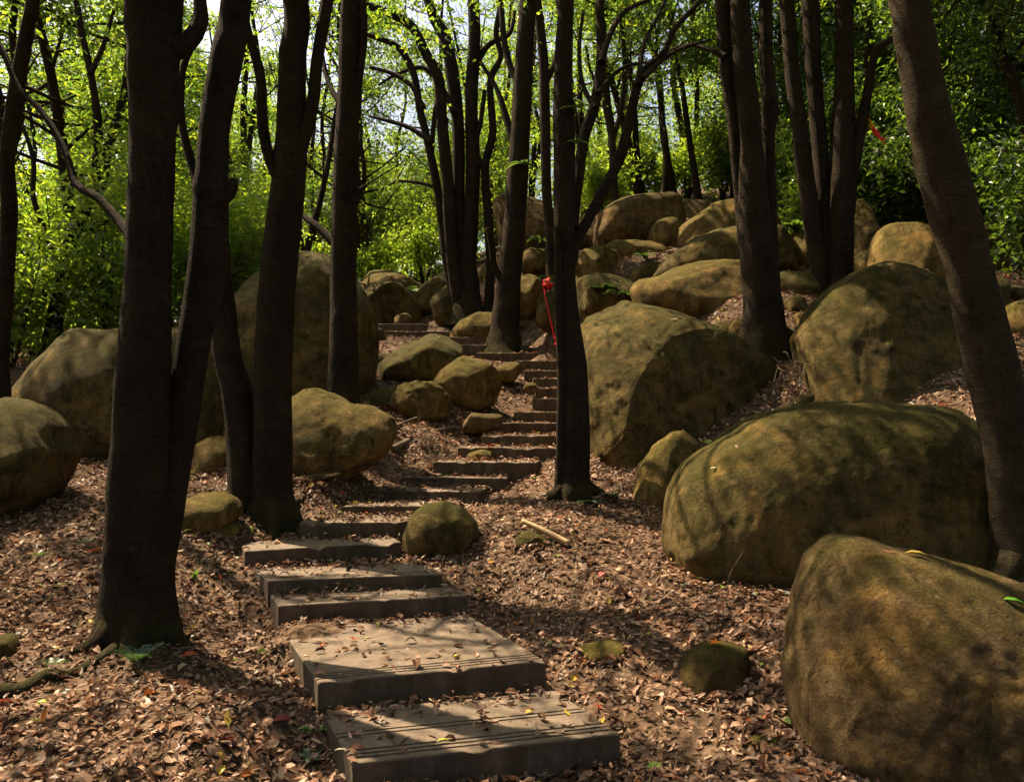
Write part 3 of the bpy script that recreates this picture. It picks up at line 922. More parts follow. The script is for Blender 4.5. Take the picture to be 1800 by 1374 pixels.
# gaps cut into the crowns to put sun on chosen spots: (px, py, distance, radius)
GAPS = [(560, 870, 7.5, .55), (650, 880, 7.6, .30), (980, 930, 7.2, .70), (1085, 905, 7.6, .50), (880, 1010, 6.3, .25), (1190, 1010, 6.2, .22), (340, 965, 6.5, .25),
        (60, 1010, 6.0, .18), (120, 1250, 4.4, .18), (300, 1290, 3.9, .14), (640, 1115, 5.1, .16), (690, 1010, 6.2, .16), (1150, 1060, 5.5, .2), (1340, 1150, 4.6, .16),
        (690, 830, 8.9, .32), (740, 1320, 3.8, .10), (560, 700, 8.7, .34), (640, 730, 8.7, .25), (1720, 1100, 4.0, .15), (1195, 880, 6.3, .25), (1300, 780, 6.5, .2),
        (360, 885, 6.9, .22), (1170, 408, 15.7, .5), (1045, 455, 14.2, .45), (1110, 435, 15.2, .5), (690, 488, 19.2, .6), (840, 565, 16.2, .4), (925, 510, 16.9, .4),
        (1500, 530, 8.9, .22), (1440, 650, 8.8, .2), (1060, 600, 9.2, .3), (1150, 545, 9.5, .25), (740, 610, 12.3, .3), (1160, 480, 12.2, .4), (1250, 465, 12.2, .4),
        (1250, 370, 15.2, .5), (730, 580, 16.8, .4), (950, 590, 15.2, .4), (200, 1180, 4.9, .2), (450, 1130, 5.2, .2), (1000, 1080, 5.6, .2), (1580, 420, 10.8, .3),
        (750, 905, 6.95, .18), (830, 740, 10.6, .2), (940, 830, 8.8, .3), (1270, 1280, 4.1, .15), (1180, 800, 8.0, .2), (1560, 720, 6.3, .15), (20, 740, 7.1, .2), (60, 520, 12.8, .7), (140, 420, 13.5, .7)]
GAPS = [(a, b, y, r * 1.3) for a, b, y, r in GAPS]
# more cuts, made to light the foliage of the wood
GAPS += [(700, 450, 22, 1.5), (560, 420, 20.5, 1.2), (650, 300, 24, 1.8), (1100, 320, 22, 1.3), (1200, 240, 22, 1.5), (1040, 300, 22, 1.2), (200, 280, 18, 1.3), (100, 480, 13, 1.0), (1400, 400, 14, .6),
         (850, 170, 25, 1.8), (60, 260, 17, 1.2), (760, 330, 24, 1.3), (960, 120, 25, 1.5), (1230, 100, 22, 1.2), (140, 90, 16, 1.0)]
GAPW = [(P(a, b, y), r, 1.0) for a, b, y, r in GAPS]
# wider places where leaves are thinned out to let sun through
THIN = [(1000, 930, 7.2, 1.25, .80), (530, 885, 7.5, .95, .80), (1120, 1130, 5.0, .8, .65), (680, 1130, 5.0, .8, .65), (860, 800, 9.4, 1.1, .75), (250, 1300, 4.0, .6, .2),
        (820, 1290, 4.0, .6, .55), (980, 1020, 6.2, .8, .7), (720, 860, 8.4, 1.0, .8), (930, 760, 10.3, 1.2, .8), (1100, 980, 6.6, .9, .78), (1000, 640, 13.0, 1.2, .7), (1250, 850, 6.6, .8, .6), (1700, 1080, 4.1, .5, .6), (1480, 540, 9.0, .7, .65), (1120, 600, 9.4, .9, .6), (590, 720, 8.7, .7, .8), (760, 640, 12.0, 1.2, .7), (930, 560, 16, 1.8, .75),
        (1150, 440, 15, 2.2, .75), (700, 520, 18.5, 1.6, .75), (1250, 500, 12.5, 1.2, .65), (1600, 430, 11, .9, .6), (380, 960, 6.6, .6, .7)]
GAPW += [(P(a, b, y), r, min(0.96, p + 0.17)) for a, b, y, r, p in THIN]


def sun_open(pts):
    keep = np.ones(len(pts), bool)
    if not len(pts): return keep
    if len(pts) > 30000:
        o = np.argsort(pts[:, 0] + 200 * np.floor(pts[:, 1] / 6))
        for q in np.array_split(o, len(pts) // 8000):
            keep[q] = sun_open(pts[q])
        return keep
    c0 = pts.mean(0)
    rad = np.linalg.norm(pts - c0, axis=1).max()
    rnd = np.random.default_rng(int(abs(c0[0]) * 1000)).random(len(pts))
    for g, r, pr in GAPW:
        d = c0 - g
        if np.linalg.norm(d - (d @ SUN_DIR) * SUN_DIR) > rad + r * 1.8: continue
        d = pts - g
        t = d @ SUN_DIR
        perp = np.linalg.norm(d - t[:, None] * SUN_DIR, axis=1)
        near = np.nonzero((perp < r * 1.75) & (t > 0.3) & (rnd < pr) & keep)[0]
        if len(near):
            wob = 1 + 0.55 * fbm(pts[near] * 1.7, 2)
            keep[near[perp[near] < r * 1.1 * wob]] = False
    return keep


def unit(v):
    return v / (np.linalg.norm(v, axis=1, keepdims=True) + 1e-9)


SHADE_GREENS = np.array([[0.018, 0.036, 0.010], [0.025, 0.046, 0.010], [0.032, 0.056, 0.011], [0.066, 0.098, 0.016]])  # shade of the upper right wood put into the leaf colour
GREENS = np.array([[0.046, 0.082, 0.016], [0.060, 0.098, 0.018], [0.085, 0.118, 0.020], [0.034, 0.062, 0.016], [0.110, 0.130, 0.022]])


def leaf_cloud(pos, L, seed, droop=0.5, fold=0.18, palette=GREENS, wr=0.44, tilt=0.8):
    """four-point folded leaves at the given points; returns vertices, triangles, tint"""
    r = np.random.default_rng(seed)
    n = len(pos)
    up = np.c_[r.normal(0, tilt, n), r.normal(0, tilt, n), np.ones(n)]
    nrm = unit(up)
    d = r.normal(0, 1, (n, 3)); d[:, 2] -= droop
    d = unit(d - nrm * (d * nrm).sum(1)[:, None])
    s = np.cross(nrm, d)
    L = L * r.uniform(0.65, 1.25, n)[:, None]
    w = L * wr * 0.5
    b = pos
    m = pos + d * L * 0.45
    V = np.stack([b, m + s * w + nrm * L * fold * 0.5, m - s * w + nrm * L * fold * 0.5, pos + d * L - nrm * L * 0.12], 1).reshape(-1, 3)
    o = np.arange(n)[:, None] * 4
    T = np.concatenate([o + [[0, 3, 1]], o + [[0, 2, 3]]])
    col = palette[r.integers(0, len(palette), n)] * r.uniform(0.7, 1.3, (n, 1))
    return V, T, np.repeat(col, 4, axis=0)


def cluster_points(centres, per, sig, r):
    n = len(centres)
    c = np.repeat(centres, per, axis=0)
    return c + r.normal(0, 1, (n * per, 3)) * np.asarray(sig)


def crown_mesh(name, centres, per, sig, L, seed, carve=True, **kw):
    r = np.random.default_rng(seed)
    pts = cluster_points(np.asarray(centres), per, sig, r)
    if carve:
        pts = pts[sun_open(pts)]
    V, T, col = leaf_cloud(pts, L, seed, **kw)
    return V, T, col


def ellipsoid_points(c, rad, n, r, hollow=0.45):
    d = unit(r.normal(0, 1, (n, 3)))
    q = r.uniform(hollow ** 3, 1, n) ** (1 / 3)
    return np.asarray(c) + d * q[:, None] * np.asarray(rad)


def px_path(pts, Y, dY=0.0):
    """(px, py, radius px) list -> world points and radii; the stem leans dY metres away from the viewer over its length"""
    out, rad = [], []
    n = len(pts)
    for i, (x, y, r) in enumerate(pts):
        yy = Y + dY * i / max(1, n - 1)
        out.append(P(x, y, yy)); rad.append(r / F * yy)
    return np.array(out), np.array(rad)


def tree(name, label, Y, stems, branches=(), crown=None, mat=BARK, group=None, seed=0, sides=20, extra_leaves=()):
    """stems: list of pixel paths foot->top (the first is the main trunk); branches: the same, thinner"""
    p0, r0 = px_path(stems[0][0], Y)
    foot = p0[0].copy()
    root = empty(name, foot)
    tag(root, label, "tree", group)
    tops = []
    for i, (pp, dY, top) in enumerate(stems):
        pts, rad = px_path(pp, Y + (0.0 if i == 0 else dY * 0.15), dY)
        pts = np.vstack([pts[:1] - [0, 0, 0.30], pts]); rad = np.r_[rad[0] * 1.15, rad]
        if top:                                             # the stem goes on above the picture
            t = pts[-1] - pts[-3]; t = t / np.linalg.norm(t)
            h = top - pts[-1][2]
            k = 4
            rs = np.random.default_rng(seed * 13 + i)
            for j in range(1, k + 1):
                q = pts[-1] + np.array([t[0] * h / k * 0.6 + rs.normal(0, 0.10), rs.normal(0, 0.12), h / k])
                pts = np.vstack([pts, q]); rad = np.r_[rad, rad[-1] * 0.84]
        if top: tops.append((pts, rad))
        rs = np.random.default_rng(seed * 31 + i)
        kn = []
        for _ in range(5):
            j = rs.integers(2, len(pts))
            a_ = rs.uniform(0, 6.28)
            kp = pts[j] + (pts[j - 1] - pts[j]) * rs.uniform(0, 1) + rad[j] * np.array([math.cos(a_), math.sin(a_), 0])
            kn.append((kp, rad[j] * 0.55, rad[j] * rs.uniform(0.12, 0.3)))
        V, q, t_ = tube(pts, rad, sides if i == 0 else max(10, sides - 6), 0.05 if Y < 9 else 0.09, 0.075, seed + i * 1.7, kn, 0.95 if i == 0 else 0.4)
        link("trunk" if i == 0 else "stem", mesh_np("trunk", V - foot, [q, t_], mat), root)
    if Y < 11:
        rs = np.random.default_rng(seed + 70)
        for j in range(5):
            a_ = 6.283 * j / 5 + rs.uniform(-0.4, 0.4)
            dv = np.array([math.cos(a_), math.sin(a_)])
            ln = r0[0] * rs.uniform(0.9, 1.7)
            q = [foot + [dv[0] * r0[0] * 0.55, dv[1] * r0[0] * 0.55, r0[0] * 0.45]]
            for t in (0.45, 0.75, 1.1):
                xy = foot[:2] + dv * (r0[0] * 0.6 + ln * t * 0.8) + rs.normal(0, 0.03, 2)
                q.append(np.array([xy[0], xy[1], gz(xy[0], xy[1]) + (0.012 if t < 0.5 else -0.015 if t < 0.8 else -0.06)]))
            V, qq, t_ = tube(np.array(q), r0[0] * np.array([0.34, 0.26, 0.16, 0.08]), 9, 0.05, 0.14, seed + j)
            link("root", mesh_np("root", V - foot, [qq, t_], mat), root)
    for i, br in enumerate(branches):
        pp, dY = br[:2]
        pts, rad = px_path(pp, Y + (br[2] if len(br) > 2 else 0.0), dY)
        V, q, t_ = tube(pts, rad, 9, 0.07, 0.10, seed + 20 + i)
        link("branch", mesh_np("branch", V - foot, [q, t_], mat), root)
    if crown:
        c, rad, ncl, per, L = crown
        r = np.random.default_rng(seed + 900)
        cen = ellipsoid_points(c, rad, ncl, r)
        limbs = []
        far = cen[np.argsort(-np.linalg.norm(cen - np.asarray(c), axis=1))][:9]
        for q in far:
            pts, rd = tops[r.integers(0, len(tops))]
            s = pts[-1 - r.integers(0, 3)]
            m = (s + q) / 2 + [0, 0, -0.25] + r.normal(0, 0.15, 3)
            limbs.append(tube(np.array([s, m, q]), np.array([0.034, 0.022, 0.008]), 6, 0.25, 0.1, seed))
        V, q, t_ = join_tubes(limbs)
        V2, T2, col = crown_mesh("crown", cen, per, (0.34, 0.34, 0.18), L, seed + 901)
        link("limbs", mesh_np("limbs", V - foot, [q, t_], mat), root)
        link("crown", mesh_np("crown", V2 - foot, T2, LEAF, col, smooth=False), root)
    return root, foot


def T_(paths, dY=0.0, top=None):
    return (paths, dY, top)


tree("tree", "thickest near-black trunk at the left, the tree closest to the camera", 5.2,
     [T_([(241, 1112, 70), (241, 1060, 60), (240, 990, 53), (241, 900, 50), (250, 700, 46), (261, 470, 39), (268, 234, 39), (270, 100, 43), (270, 0, 48)], 0.0, 8.0),
      T_([(288, 1000, 18), (304, 880, 22), (326, 700, 27), (341, 600, 28), (366, 460, 32), (376, 241, 26), (398, 103, 27), (416, 0, 25)], 0.35, 8.5)],
     [([(240, 420, 14), (214, 395, 9), (172, 348, 7.5), (134, 324, 7), (114, 265, 6), (76, 200, 5.5), (34, 155, 4.5), (0, 83, 4), (-30, 20, 3)], 0.9),
      ([(366, 372, 14), (336, 285, 8), (318, 200, 7), (322, 120, 6), (345, 60, 5), (352, -20, 4)], 0.5, 0.25),
      ([(300, 90, 22), (330, 75, 16), (352, 40, 13), (350, -20, 11)], 0.2),
      ([(372, 362, 14), (404, 342, 10), (411, 318, 8.5)], 0.1, 0.2)],
     ((-2.6, 6.0, 6.9), (2.6, 2.6, 1.7), 120, 52, 0.12), seed=1, sides=28)

tree("tree", "forked pair of trunks left of the lower steps with mossy foot", 7.55,
     [T_([(480, 906, 44), (479, 860, 34), (480, 760, 33), (480, 657, 33), (490, 470, 31), (508, 310, 29), (512, 207, 25), (514, 103, 23), (520, 0, 22)], 0.1, 9.0),
      T_([(434, 906, 32), (427, 800, 27), (416, 690, 27), (399, 620, 24), (389, 520, 22), (383, 450, 20), (380, 330, 18), (386, 200, 16)], 0.3, 7.0)],
     [([(515, 300, 16), (535, 240, 12), (550, 180, 11), (558, 103, 10.5), (576, 0, 11), (590, -80, 10)], 0.15),
      ([(498, 320, 14), (476, 285, 10), (462, 220, 9.5), (458, 138, 9), (444, 85, 8), (432, 40, 7), (428, -30, 6)], -0.1)],
     ((-2.9, 9.3, 7.4), (2.8, 2.6, 1.8), 150, 52, 0.12), seed=2, sides=22)

tree("tree", "single straight trunk standing between the two large left boulders and steps", 9.9,
     [T_([(604, 706, 30), (604, 640, 26), (604, 560, 24), (604, 450, 23), (608, 300, 21.5), (614, 150, 20), (620, 0, 20)], 0.0, 10.0)],
     [([(620, 300, 6), (612, 215, 6), (630, 150, 6), (640, 60, 6), (636, -20, 5)], -0.15), ([(590, 430, 9), (560, 400, 7), (540, 385, 6), (520, 370, 4), (500, 366, 2)], 0.6),
      ([(612, 200, 7), (590, 170, 5), (575, 140, 4), (566, 90, 3)], 0.6)],
     ((-2.6, 12.0, 7.9), (3.0, 2.9, 2.0), 170, 55, 0.12), seed=3, sides=18)

tree("tree", "multi-stemmed tree with many dark crooked stems at the head of the stairs", 17.2,
     [T_([(822, 548, 30), (826, 500, 17), (824, 448, 14), (831, 310, 12.5), (829, 172, 11.5), (834, 69, 11), (832, 0, 10.5)], 0.0, 13.5),
      T_([(806, 546, 14), (788, 470, 9), (771, 344, 8), (750, 241, 7), (738, 193, 7), (727, 130, 6.5), (700, 84, 5.5), (660, 66, 4.5), (640, 60, 4)], 0.4, None),
      T_([(810, 545, 15), (795, 448, 12), (786, 310, 11), (776, 207, 10.5), (770, 138, 10), (748, 93, 9), (722, 45, 8), (680, 22, 7), (640, 8, 6)], -0.3, None),
      T_([(815, 545, 16), (806, 379, 11), (806, 241, 11), (796, 138, 12), (783, 69, 11), (762, 30, 9), (745, -30, 8)], 0.3, 12.5),
      T_([(858, 560, 10), (862, 470, 8), (858, 379, 8), (853, 293, 7.5), (866, 234, 7), (862, 145, 6), (880, 100, 5), (872, 60, 5), (880, 0, 5)], -0.2, 12.0)],
     [([(800, 200, 7), (780, 160, 5), (745, 120, 4), (700, 130, 3), (665, 150, 2)], 0.8), ([(760, 250, 5), (720, 225, 4), (690, 215, 3.5), (650, 205, 2)], 0.6),
      ([(853, 300, 6), (836, 262, 5), (845, 215, 4), (852, 160, 4)], -0.2), ([(834, 120, 6), (858, 80, 5), (895, 60, 4), (905, 20, 3)], 0.3),
      ([(745, 190, 5), (722, 150, 4), (690, 130, 4), (650, 118, 3)], 0.5), ([(790, 340, 5), (765, 330, 4), (740, 322, 3), (700, 318, 2)], 0.6)],
     ((-1.2, 18.0, 10.0), (4.8, 3.6, 3.2), 250, 60, 0.13), seed=4, sides=14)

tree("tree", "thick straight trunk beside the upper steps with mossy foot", 15.3,
     [T_([(887, 603, 30), (888, 570, 25), (892, 520, 22), (897, 470, 20.5), (908, 344, 19), (916, 207, 17), (921, 103, 16), (927, 0, 15)], 0.0, 12.5)],
     [([(900, 520, 6), (870, 470, 6), (866, 440, 6), (858, 400, 5)], -0.5), ([(918, 150, 8), (898, 120, 6), (886, 70, 5.5), (880, 0, 5)], 0.5), ([(905, 260, 7), (885, 190, 6), (870, 150, 4), (845, 110, 3)], 0.5)],
     ((0.6, 16.5, 10.4), (3.6, 3.2, 2.4), 200, 60, 0.12), seed=5, sides=16)

tree("tree", "thin bare stem just left of the slender centre tree", 17.3,
     [T_([(971, 482, 11), (968, 400, 9.5), (961, 344, 9), (958, 207, 9.5), (955, 103, 9), (946, 20, 8), (940, -30, 8)], 0.0, 11.5)],
     [([(957, 150, 6), (975, 110, 5), (985, 50, 4), (980, 0, 4)], 0.3)], ((1.0, 18.5, 11.0), (2.4, 2.4, 2.0), 110, 60, 0.12), seed=6, sides=10, mat=BARKF)

tree("tree", "slender tree standing right of the middle steps in front of the ridged boulder", 8.3,
     [T_([(1008, 870, 34), (1010, 830, 26), (1012, 760, 25), (1010, 657, 23), (1000, 560, 19), (993, 470, 18), (992, 344, 19), (992, 241, 19), (990, 103, 16), (995, 0, 14)], 0.0, 9.0),
      T_([(986, 868, 12), (986, 780, 9), (987, 657, 8), (983, 560, 8), (981, 480, 7), (980, 400, 5)], -0.12, None)],
     [([(1000, 470, 13), (1012, 425, 11), (1032, 389, 10), (1065, 327, 9.5), (1092, 272, 10), (1106, 215, 8.5), (1127, 134, 8), (1165, 96, 6), (1185, 52, 5), (1222, 12, 4.5), (1250, -20, 4)], 0.5),
      ([(1122, 150, 6), (1130, 85, 4), (1150, 40, 3.5), (1170, 0, 3)], 0.6), ([(1128, 140, 6), (1165, 105, 4), (1200, 85, 3), (1250, 70, 2)], 1.0),
      ([(1005, 400, 12), (1013, 340, 10), (1027, 241, 10), (1046, 182, 10), (1057, 103, 9), (1055, 0, 8), (1058, -60, 8)], 0.7),
      ([(1056, 110, 6), (1075, 55, 5), (1100, 20, 4), (1140, 0, 3)], 0.8), ([(1046, 190, 5), (1025, 150, 4), (1018, 90, 3.5), (1025, 20, 3)], 0.6),
      ([(1050, 165, 4), (1075, 135, 3.5), (1105, 115, 3), (1140, 110, 2)], 0.7)],
     ((1.2, 10.0, 7.6), (2.7, 2.5, 1.8), 120, 50, 0.12), seed=7, sides=22)

tree("tree", "triple-stemmed tree behind the huge ridged boulder", 10.2,
     [T_([(1345, 606, 44), (1343, 560, 36), (1335, 480, 32), (1326, 380, 27), (1319, 241, 20), (1306, 103, 18.5), (1301, 0, 17)], 0.0, 9.5),
      T_([(1325, 600, 16), (1312, 480, 10), (1300, 344, 9.5), (1288, 207, 11), (1275, 103, 12.5), (1269, 0, 13)], 0.15, 9.5),
      T_([(1362, 602, 16), (1358, 480, 13), (1352, 344, 12), (1350, 241, 12), (1354, 193, 14), (1347, 103, 12), (1346, 0, 11.5)], 0.2, 9.5)],
     [([(1275, 100, 6), (1240, 85, 4), (1205, 80, 3), (1165, 95, 2)], 0.6)], ((3.6, 11.2, 8.9), (2.8, 2.6, 1.9), 125, 50, 0.12), seed=8, sides=20)

tree("tree", "clump of three trunks with an arching side branch left of the leaning tree", 12.0,
     [T_([(1476, 516, 28), (1477, 470, 21), (1478, 380, 22), (1482, 241, 20), (1484, 138, 16), (1483, 0, 15.5)], 0.0, 10.5),
      T_([(1444, 516, 18), (1440, 470, 15), (1430, 413, 15), (1414, 293, 14), (1404, 207, 13.5), (1392, 120, 12.5), (1382, 0, 13)], 0.1, 10.5),
      T_([(1458, 514, 14), (1452, 420, 12), (1446, 330, 12), (1441, 258, 13.5), (1431, 138, 13.5), (1422, 0, 14.5)], 0.25, 10.5)],
     [([(1488, 380, 13), (1500, 293, 11), (1514, 224, 10), (1526, 155, 8), (1537, 98, 7), (1552, 80, 6.5), (1566, 70, 6), (1590, 55, 5)], -0.3)],
     ((5.2, 13.0, 9.6), (2.9, 2.8, 2.0), 125, 50, 0.12), seed=9, sides=16)

tree("tree", "big trunk leaning in from the right edge behind the lower right boulder", 5.75,
     [T_([(1800, 1012, 74), (1796, 960, 50), (1785, 860, 43), (1770, 760, 41), (1746, 657, 41), (1700, 470, 37), (1676, 379, 40), (1653, 293, 39), (1633, 207, 36), (1614, 103, 33), (1599, 0, 29)],
         -0.15, 7.6)], [], ((2.6, 5.6, 6.9), (2.5, 2.5, 1.7), 120, 50, 0.12), mat=BARK2, seed=10, sides=28)

tree("tree", "slim crooked tree at the photo's left edge", 8.6,
     [T_([(8, 800, 20), (-2, 640, 16), (6, 520, 15), (14, 440, 13), (16, 360, 13), (12, 286, 12), (26, 172, 12), (42, 86, 11.5), (58, 0, 10.5)], 0.0, 8.5)],
     [([(30, 160, 6), (14, 110, 5), (-10, 60, 4)], 0.2)], ((-5.4, 10.2, 6.9), (2.5, 2.4, 1.7), 150, 55, 0.12), seed=11, sides=14)

tree("tree", "dark crooked leaning tree behind the wide grey-green boulder", 12.6,
     [T_([(92, 600, 15), (106, 500, 12), (122, 430, 10), (150, 370, 8.5), (168, 300, 7.5), (172, 220, 7), (160, 130, 6), (142, 50, 5.5), (130, -30, 5)], 0.3, 9.5)],
     [([(112, 470, 7), (85, 420, 5), (60, 350, 4.5), (58, 280, 4), (40, 220, 3)], 0.3), ([(150, 370, 6), (185, 320, 4), (195, 250, 3.5), (210, 200, 3)], 0.4),
      ([(100, 540, 6), (60, 500, 4), (20, 470, 3), (-20, 455, 3)], -0.4), ([(130, 410, 6), (165, 400, 4), (205, 380, 3)], 0.2), ([(160, 130, 5), (180, 85, 4), (200, 20, 3)], 0.3)],
     ((-7.0, 14.2, 8.8), (1.8, 1.8, 1.3), 60, 50, 0.12), mat=BARKF, seed=12, sides=12)
tree("tree", "pale thin forked tree seen between the slender tree's branches", 19.5,
     [T_([(1080, 352, 8), (1078, 300, 7), (1075, 240, 6.5), (1062, 170, 5.5), (1060, 90, 5), (1066, 0, 4.5)], 0.0, 12.5)],
     [([(1076, 250, 5), (1092, 190, 4.5), (1098, 120, 4), (1094, 50, 3.5), (1100, -20, 3)], 0.2), ([(1062, 165, 4), (1040, 130, 3), (1030, 80, 2.5)], 0.2)],
     ((2.6, 20.3, 12.2), (2.2, 2.2, 1.6), 90, 55, 0.13), mat=BARK2, seed=13, sides=10)

# background trees of the wood
BG_L = "slender trees in the wood behind the left boulders"
BG_C = "thin trees in the bright wood behind the boulder pile"
BG_R = "thin trees in the dark wood at upper right"


def wild_tree(px, Y, h, r0, label, group, seed, leaves=7000, L=0.14, low=0.22, spread=2.2, wx=None, palette=GREENS):
    r = np.random.default_rng(seed)
    x = (px - CX) / F * Y if wx is None else wx
    z = gz(x, Y)
    foot = np.array([x, Y, z])
    root = empty("tree", foot)
    tag(root, label, "tree", group)
    parts, ends = [], []
    nst = 1 if r.random() < 0.55 else 2
    for s in range(nst):
        n = 7
        lean = r.normal(0, 0.09, 2)
        pts = [np.array([0.0, 0.0, -0.3])]
        for i in range(1, n + 1):
            t = i / n
            pts.append(np.array([lean[0] * h * t + r.normal(0, 0.12), lean[1] * h * t + r.normal(0, 0.12), h * t]))
        pts = np.array(pts); rad = r0 * (1 - 0.85 * np.linspace(0, 1, n + 1)) * (0.8 if s else 1.0)
        rad[0] *= 1.3
        parts.append(tube(pts, rad, 9, 0.3, 0.08, seed + s))
        nb = r.integers(11, 17)
        for b in range(nb):
            t = low + (0.97 - low) * (b + r.random()) / nb
            k = t * n; i = min(int(k), n - 1)
            s0 = pts[i] + (pts[i + 1] - pts[i]) * (k - i)
            a = r.uniform(0, 6.28)
            ln = spread * (1.15 - 0.6 * t) * r.uniform(0.6, 1.3)
            dv = np.array([math.cos(a), math.sin(a), r.uniform(0.1, 0.7)]) * ln
            m = s0 + dv * 0.5 + r.normal(0, 0.15, 3) + [0, 0, -0.1]
            e = s0 + dv + r.normal(0, 0.15, 3)
            parts.append(tube(np.array([s0, m, e]), np.array([r0 * 0.38 * (1 - 0.6 * t), r0 * 0.24 * (1 - 0.6 * t), 0.008]), 6, 0.3, 0.1, seed + b))
            ends += [m, e, (m + e) / 2, (s0 + m) / 2 + r.normal(0, .2, 3)]
            for w in range(3):
                q = m + (e - m) * r.random() + r.normal(0, 0.45, 3)
                o = m + (e - m) * r.random()
                parts.append(tube(np.array([o, (o + q) / 2 + r.normal(0, .06, 3), q]), np.array([0.014, 0.010, 0.005]), 4, 0.3, 0.0, 0))
                ends.append(q)
    V, q, t_ = join_tubes(parts)
    link("trunk", mesh_np("trunk", V, [q, t_], BARKF), root)
    ends = np.array(ends) + foot
    ends = ends[ends[:, 2] > z + 0.4]
    per = max(10, leaves // len(ends))
    V2, T2, col = crown_mesh("crown", ends, per, (0.27, 0.27, 0.16), L, seed + 5, palette=palette)
    link("crown", mesh_np("crown", V2 - foot, T2, LEAF, col, smooth=False), root)


def nth(px, xs):
    i = sorted(xs).index(px)
    return ("leftmost of" if i == 0 else "rightmost of" if i == len(xs) - 1 else ORD[i] + " from the left of") + " the "


BGT_L = [(60, 18), (150, 15), (185, 22), (300, 19), (420, 24), (520, 20), (562, 27), (655, 25), (690, 31), (735, 26), (-60, 14), (-150, 19), (110, 27), (350, 30), (470, 33), (235, 24), (385, 21), (610, 22), (15, 24)]
BGX_L = [q[0] for q in BGT_L]
BGT_C = [(790, 29), (860, 25), (945, 27), (1030, 24), (1075, 22), (1102, 31), (1132, 23), (1165, 20.5), (1188, 22), (1212, 25), (1232, 20), (1250, 27), (900, 36)]
BGX_C = [q[0] for q in BGT_C]
BGT_R = [(1290, 22), (1400, 20), (1440, 25), (1520, 17), (1548, 19), (1600, 21), (1640, 16), (1690, 18), (1740, 15), (1792, 17), (1840, 13), (1900, 18), (1480, 28), (1700, 26)]
BGX_R = [q[0] for q in BGT_R]
k = 100
for (px, Y) in BGT_L:
    wild_tree(px, Y, 9 + (k * 37 % 50) / 10, 0.11 + (k % 3) * 0.02, nth(px, BGX_L) + BG_L, "trees of the wood behind the left boulders", k, 15000); k += 1
for (px, Y) in BGT_C:
    wild_tree(px, Y, 9 + (k * 37 % 50) / 10, 0.09 + (k % 3) * 0.02, nth(px, BGX_C) + BG_C, "trees of the wood behind the boulder pile", k, 9000, low=0.25); k += 1
for (px, Y) in BGT_R:
    wild_tree(px, Y, 9 + (k * 37 % 50) / 10, 0.10 + (k % 3) * 0.02, nth(px, BGX_R) + BG_R, "trees of the wood at the upper right", k, 14000, low=0.1, palette=SHADE_GREENS); k += 1


# undergrowth shrubs
def shrub(px, Y, h, w, label, seed, leaves=2600, L=0.10, wx=None, palette=GREENS, group="shrubs of the undergrowth"):
    r = np.random.default_rng(seed)
    x = (px - CX) / F * Y if wx is None else wx
    foot = np.array([x, Y, gz(x, Y)])
    root = empty("shrub", foot)
    tag(root, label, "shrub", group)
    parts, ends = [], []
    for s in range(9):
        a = r.uniform(0, 6.28); t = r.uniform(0.2, 1)
        e = np.array([math.cos(a) * w * t, math.sin(a) * w * t, h * r.uniform(0.55, 1.05)])
        m = e * [0.35, 0.35, 0.55] + r.normal(0, 0.08, 3)
        parts.append(tube(np.array([[0, 0, -0.15], m, e]), np.array([0.022, 0.015, 0.006]), 5, 0.2, 0.05, seed))
        ends += [m, e, (m + e) / 2, e + r.normal(0, 0.25, 3), m + r.normal(0, .3, 3)]
    V, q, t_ = join_tubes(parts)
    link("stems", mesh_np("stems", V, [q, t_], BARKF), root)
    ends = np.array(ends) + foot
    ends[:, 2] = np.maximum(ends[:, 2], foot[2] + 0.15)
    V2, T2, col = crown_mesh("foliage", ends, leaves // len(ends), (w * 0.24, w * 0.24, h * 0.10), L, seed + 5, palette=palette)
    link("foliage", mesh_np("foliage", V2 - foot, T2, LEAF, col, smooth=False), root)


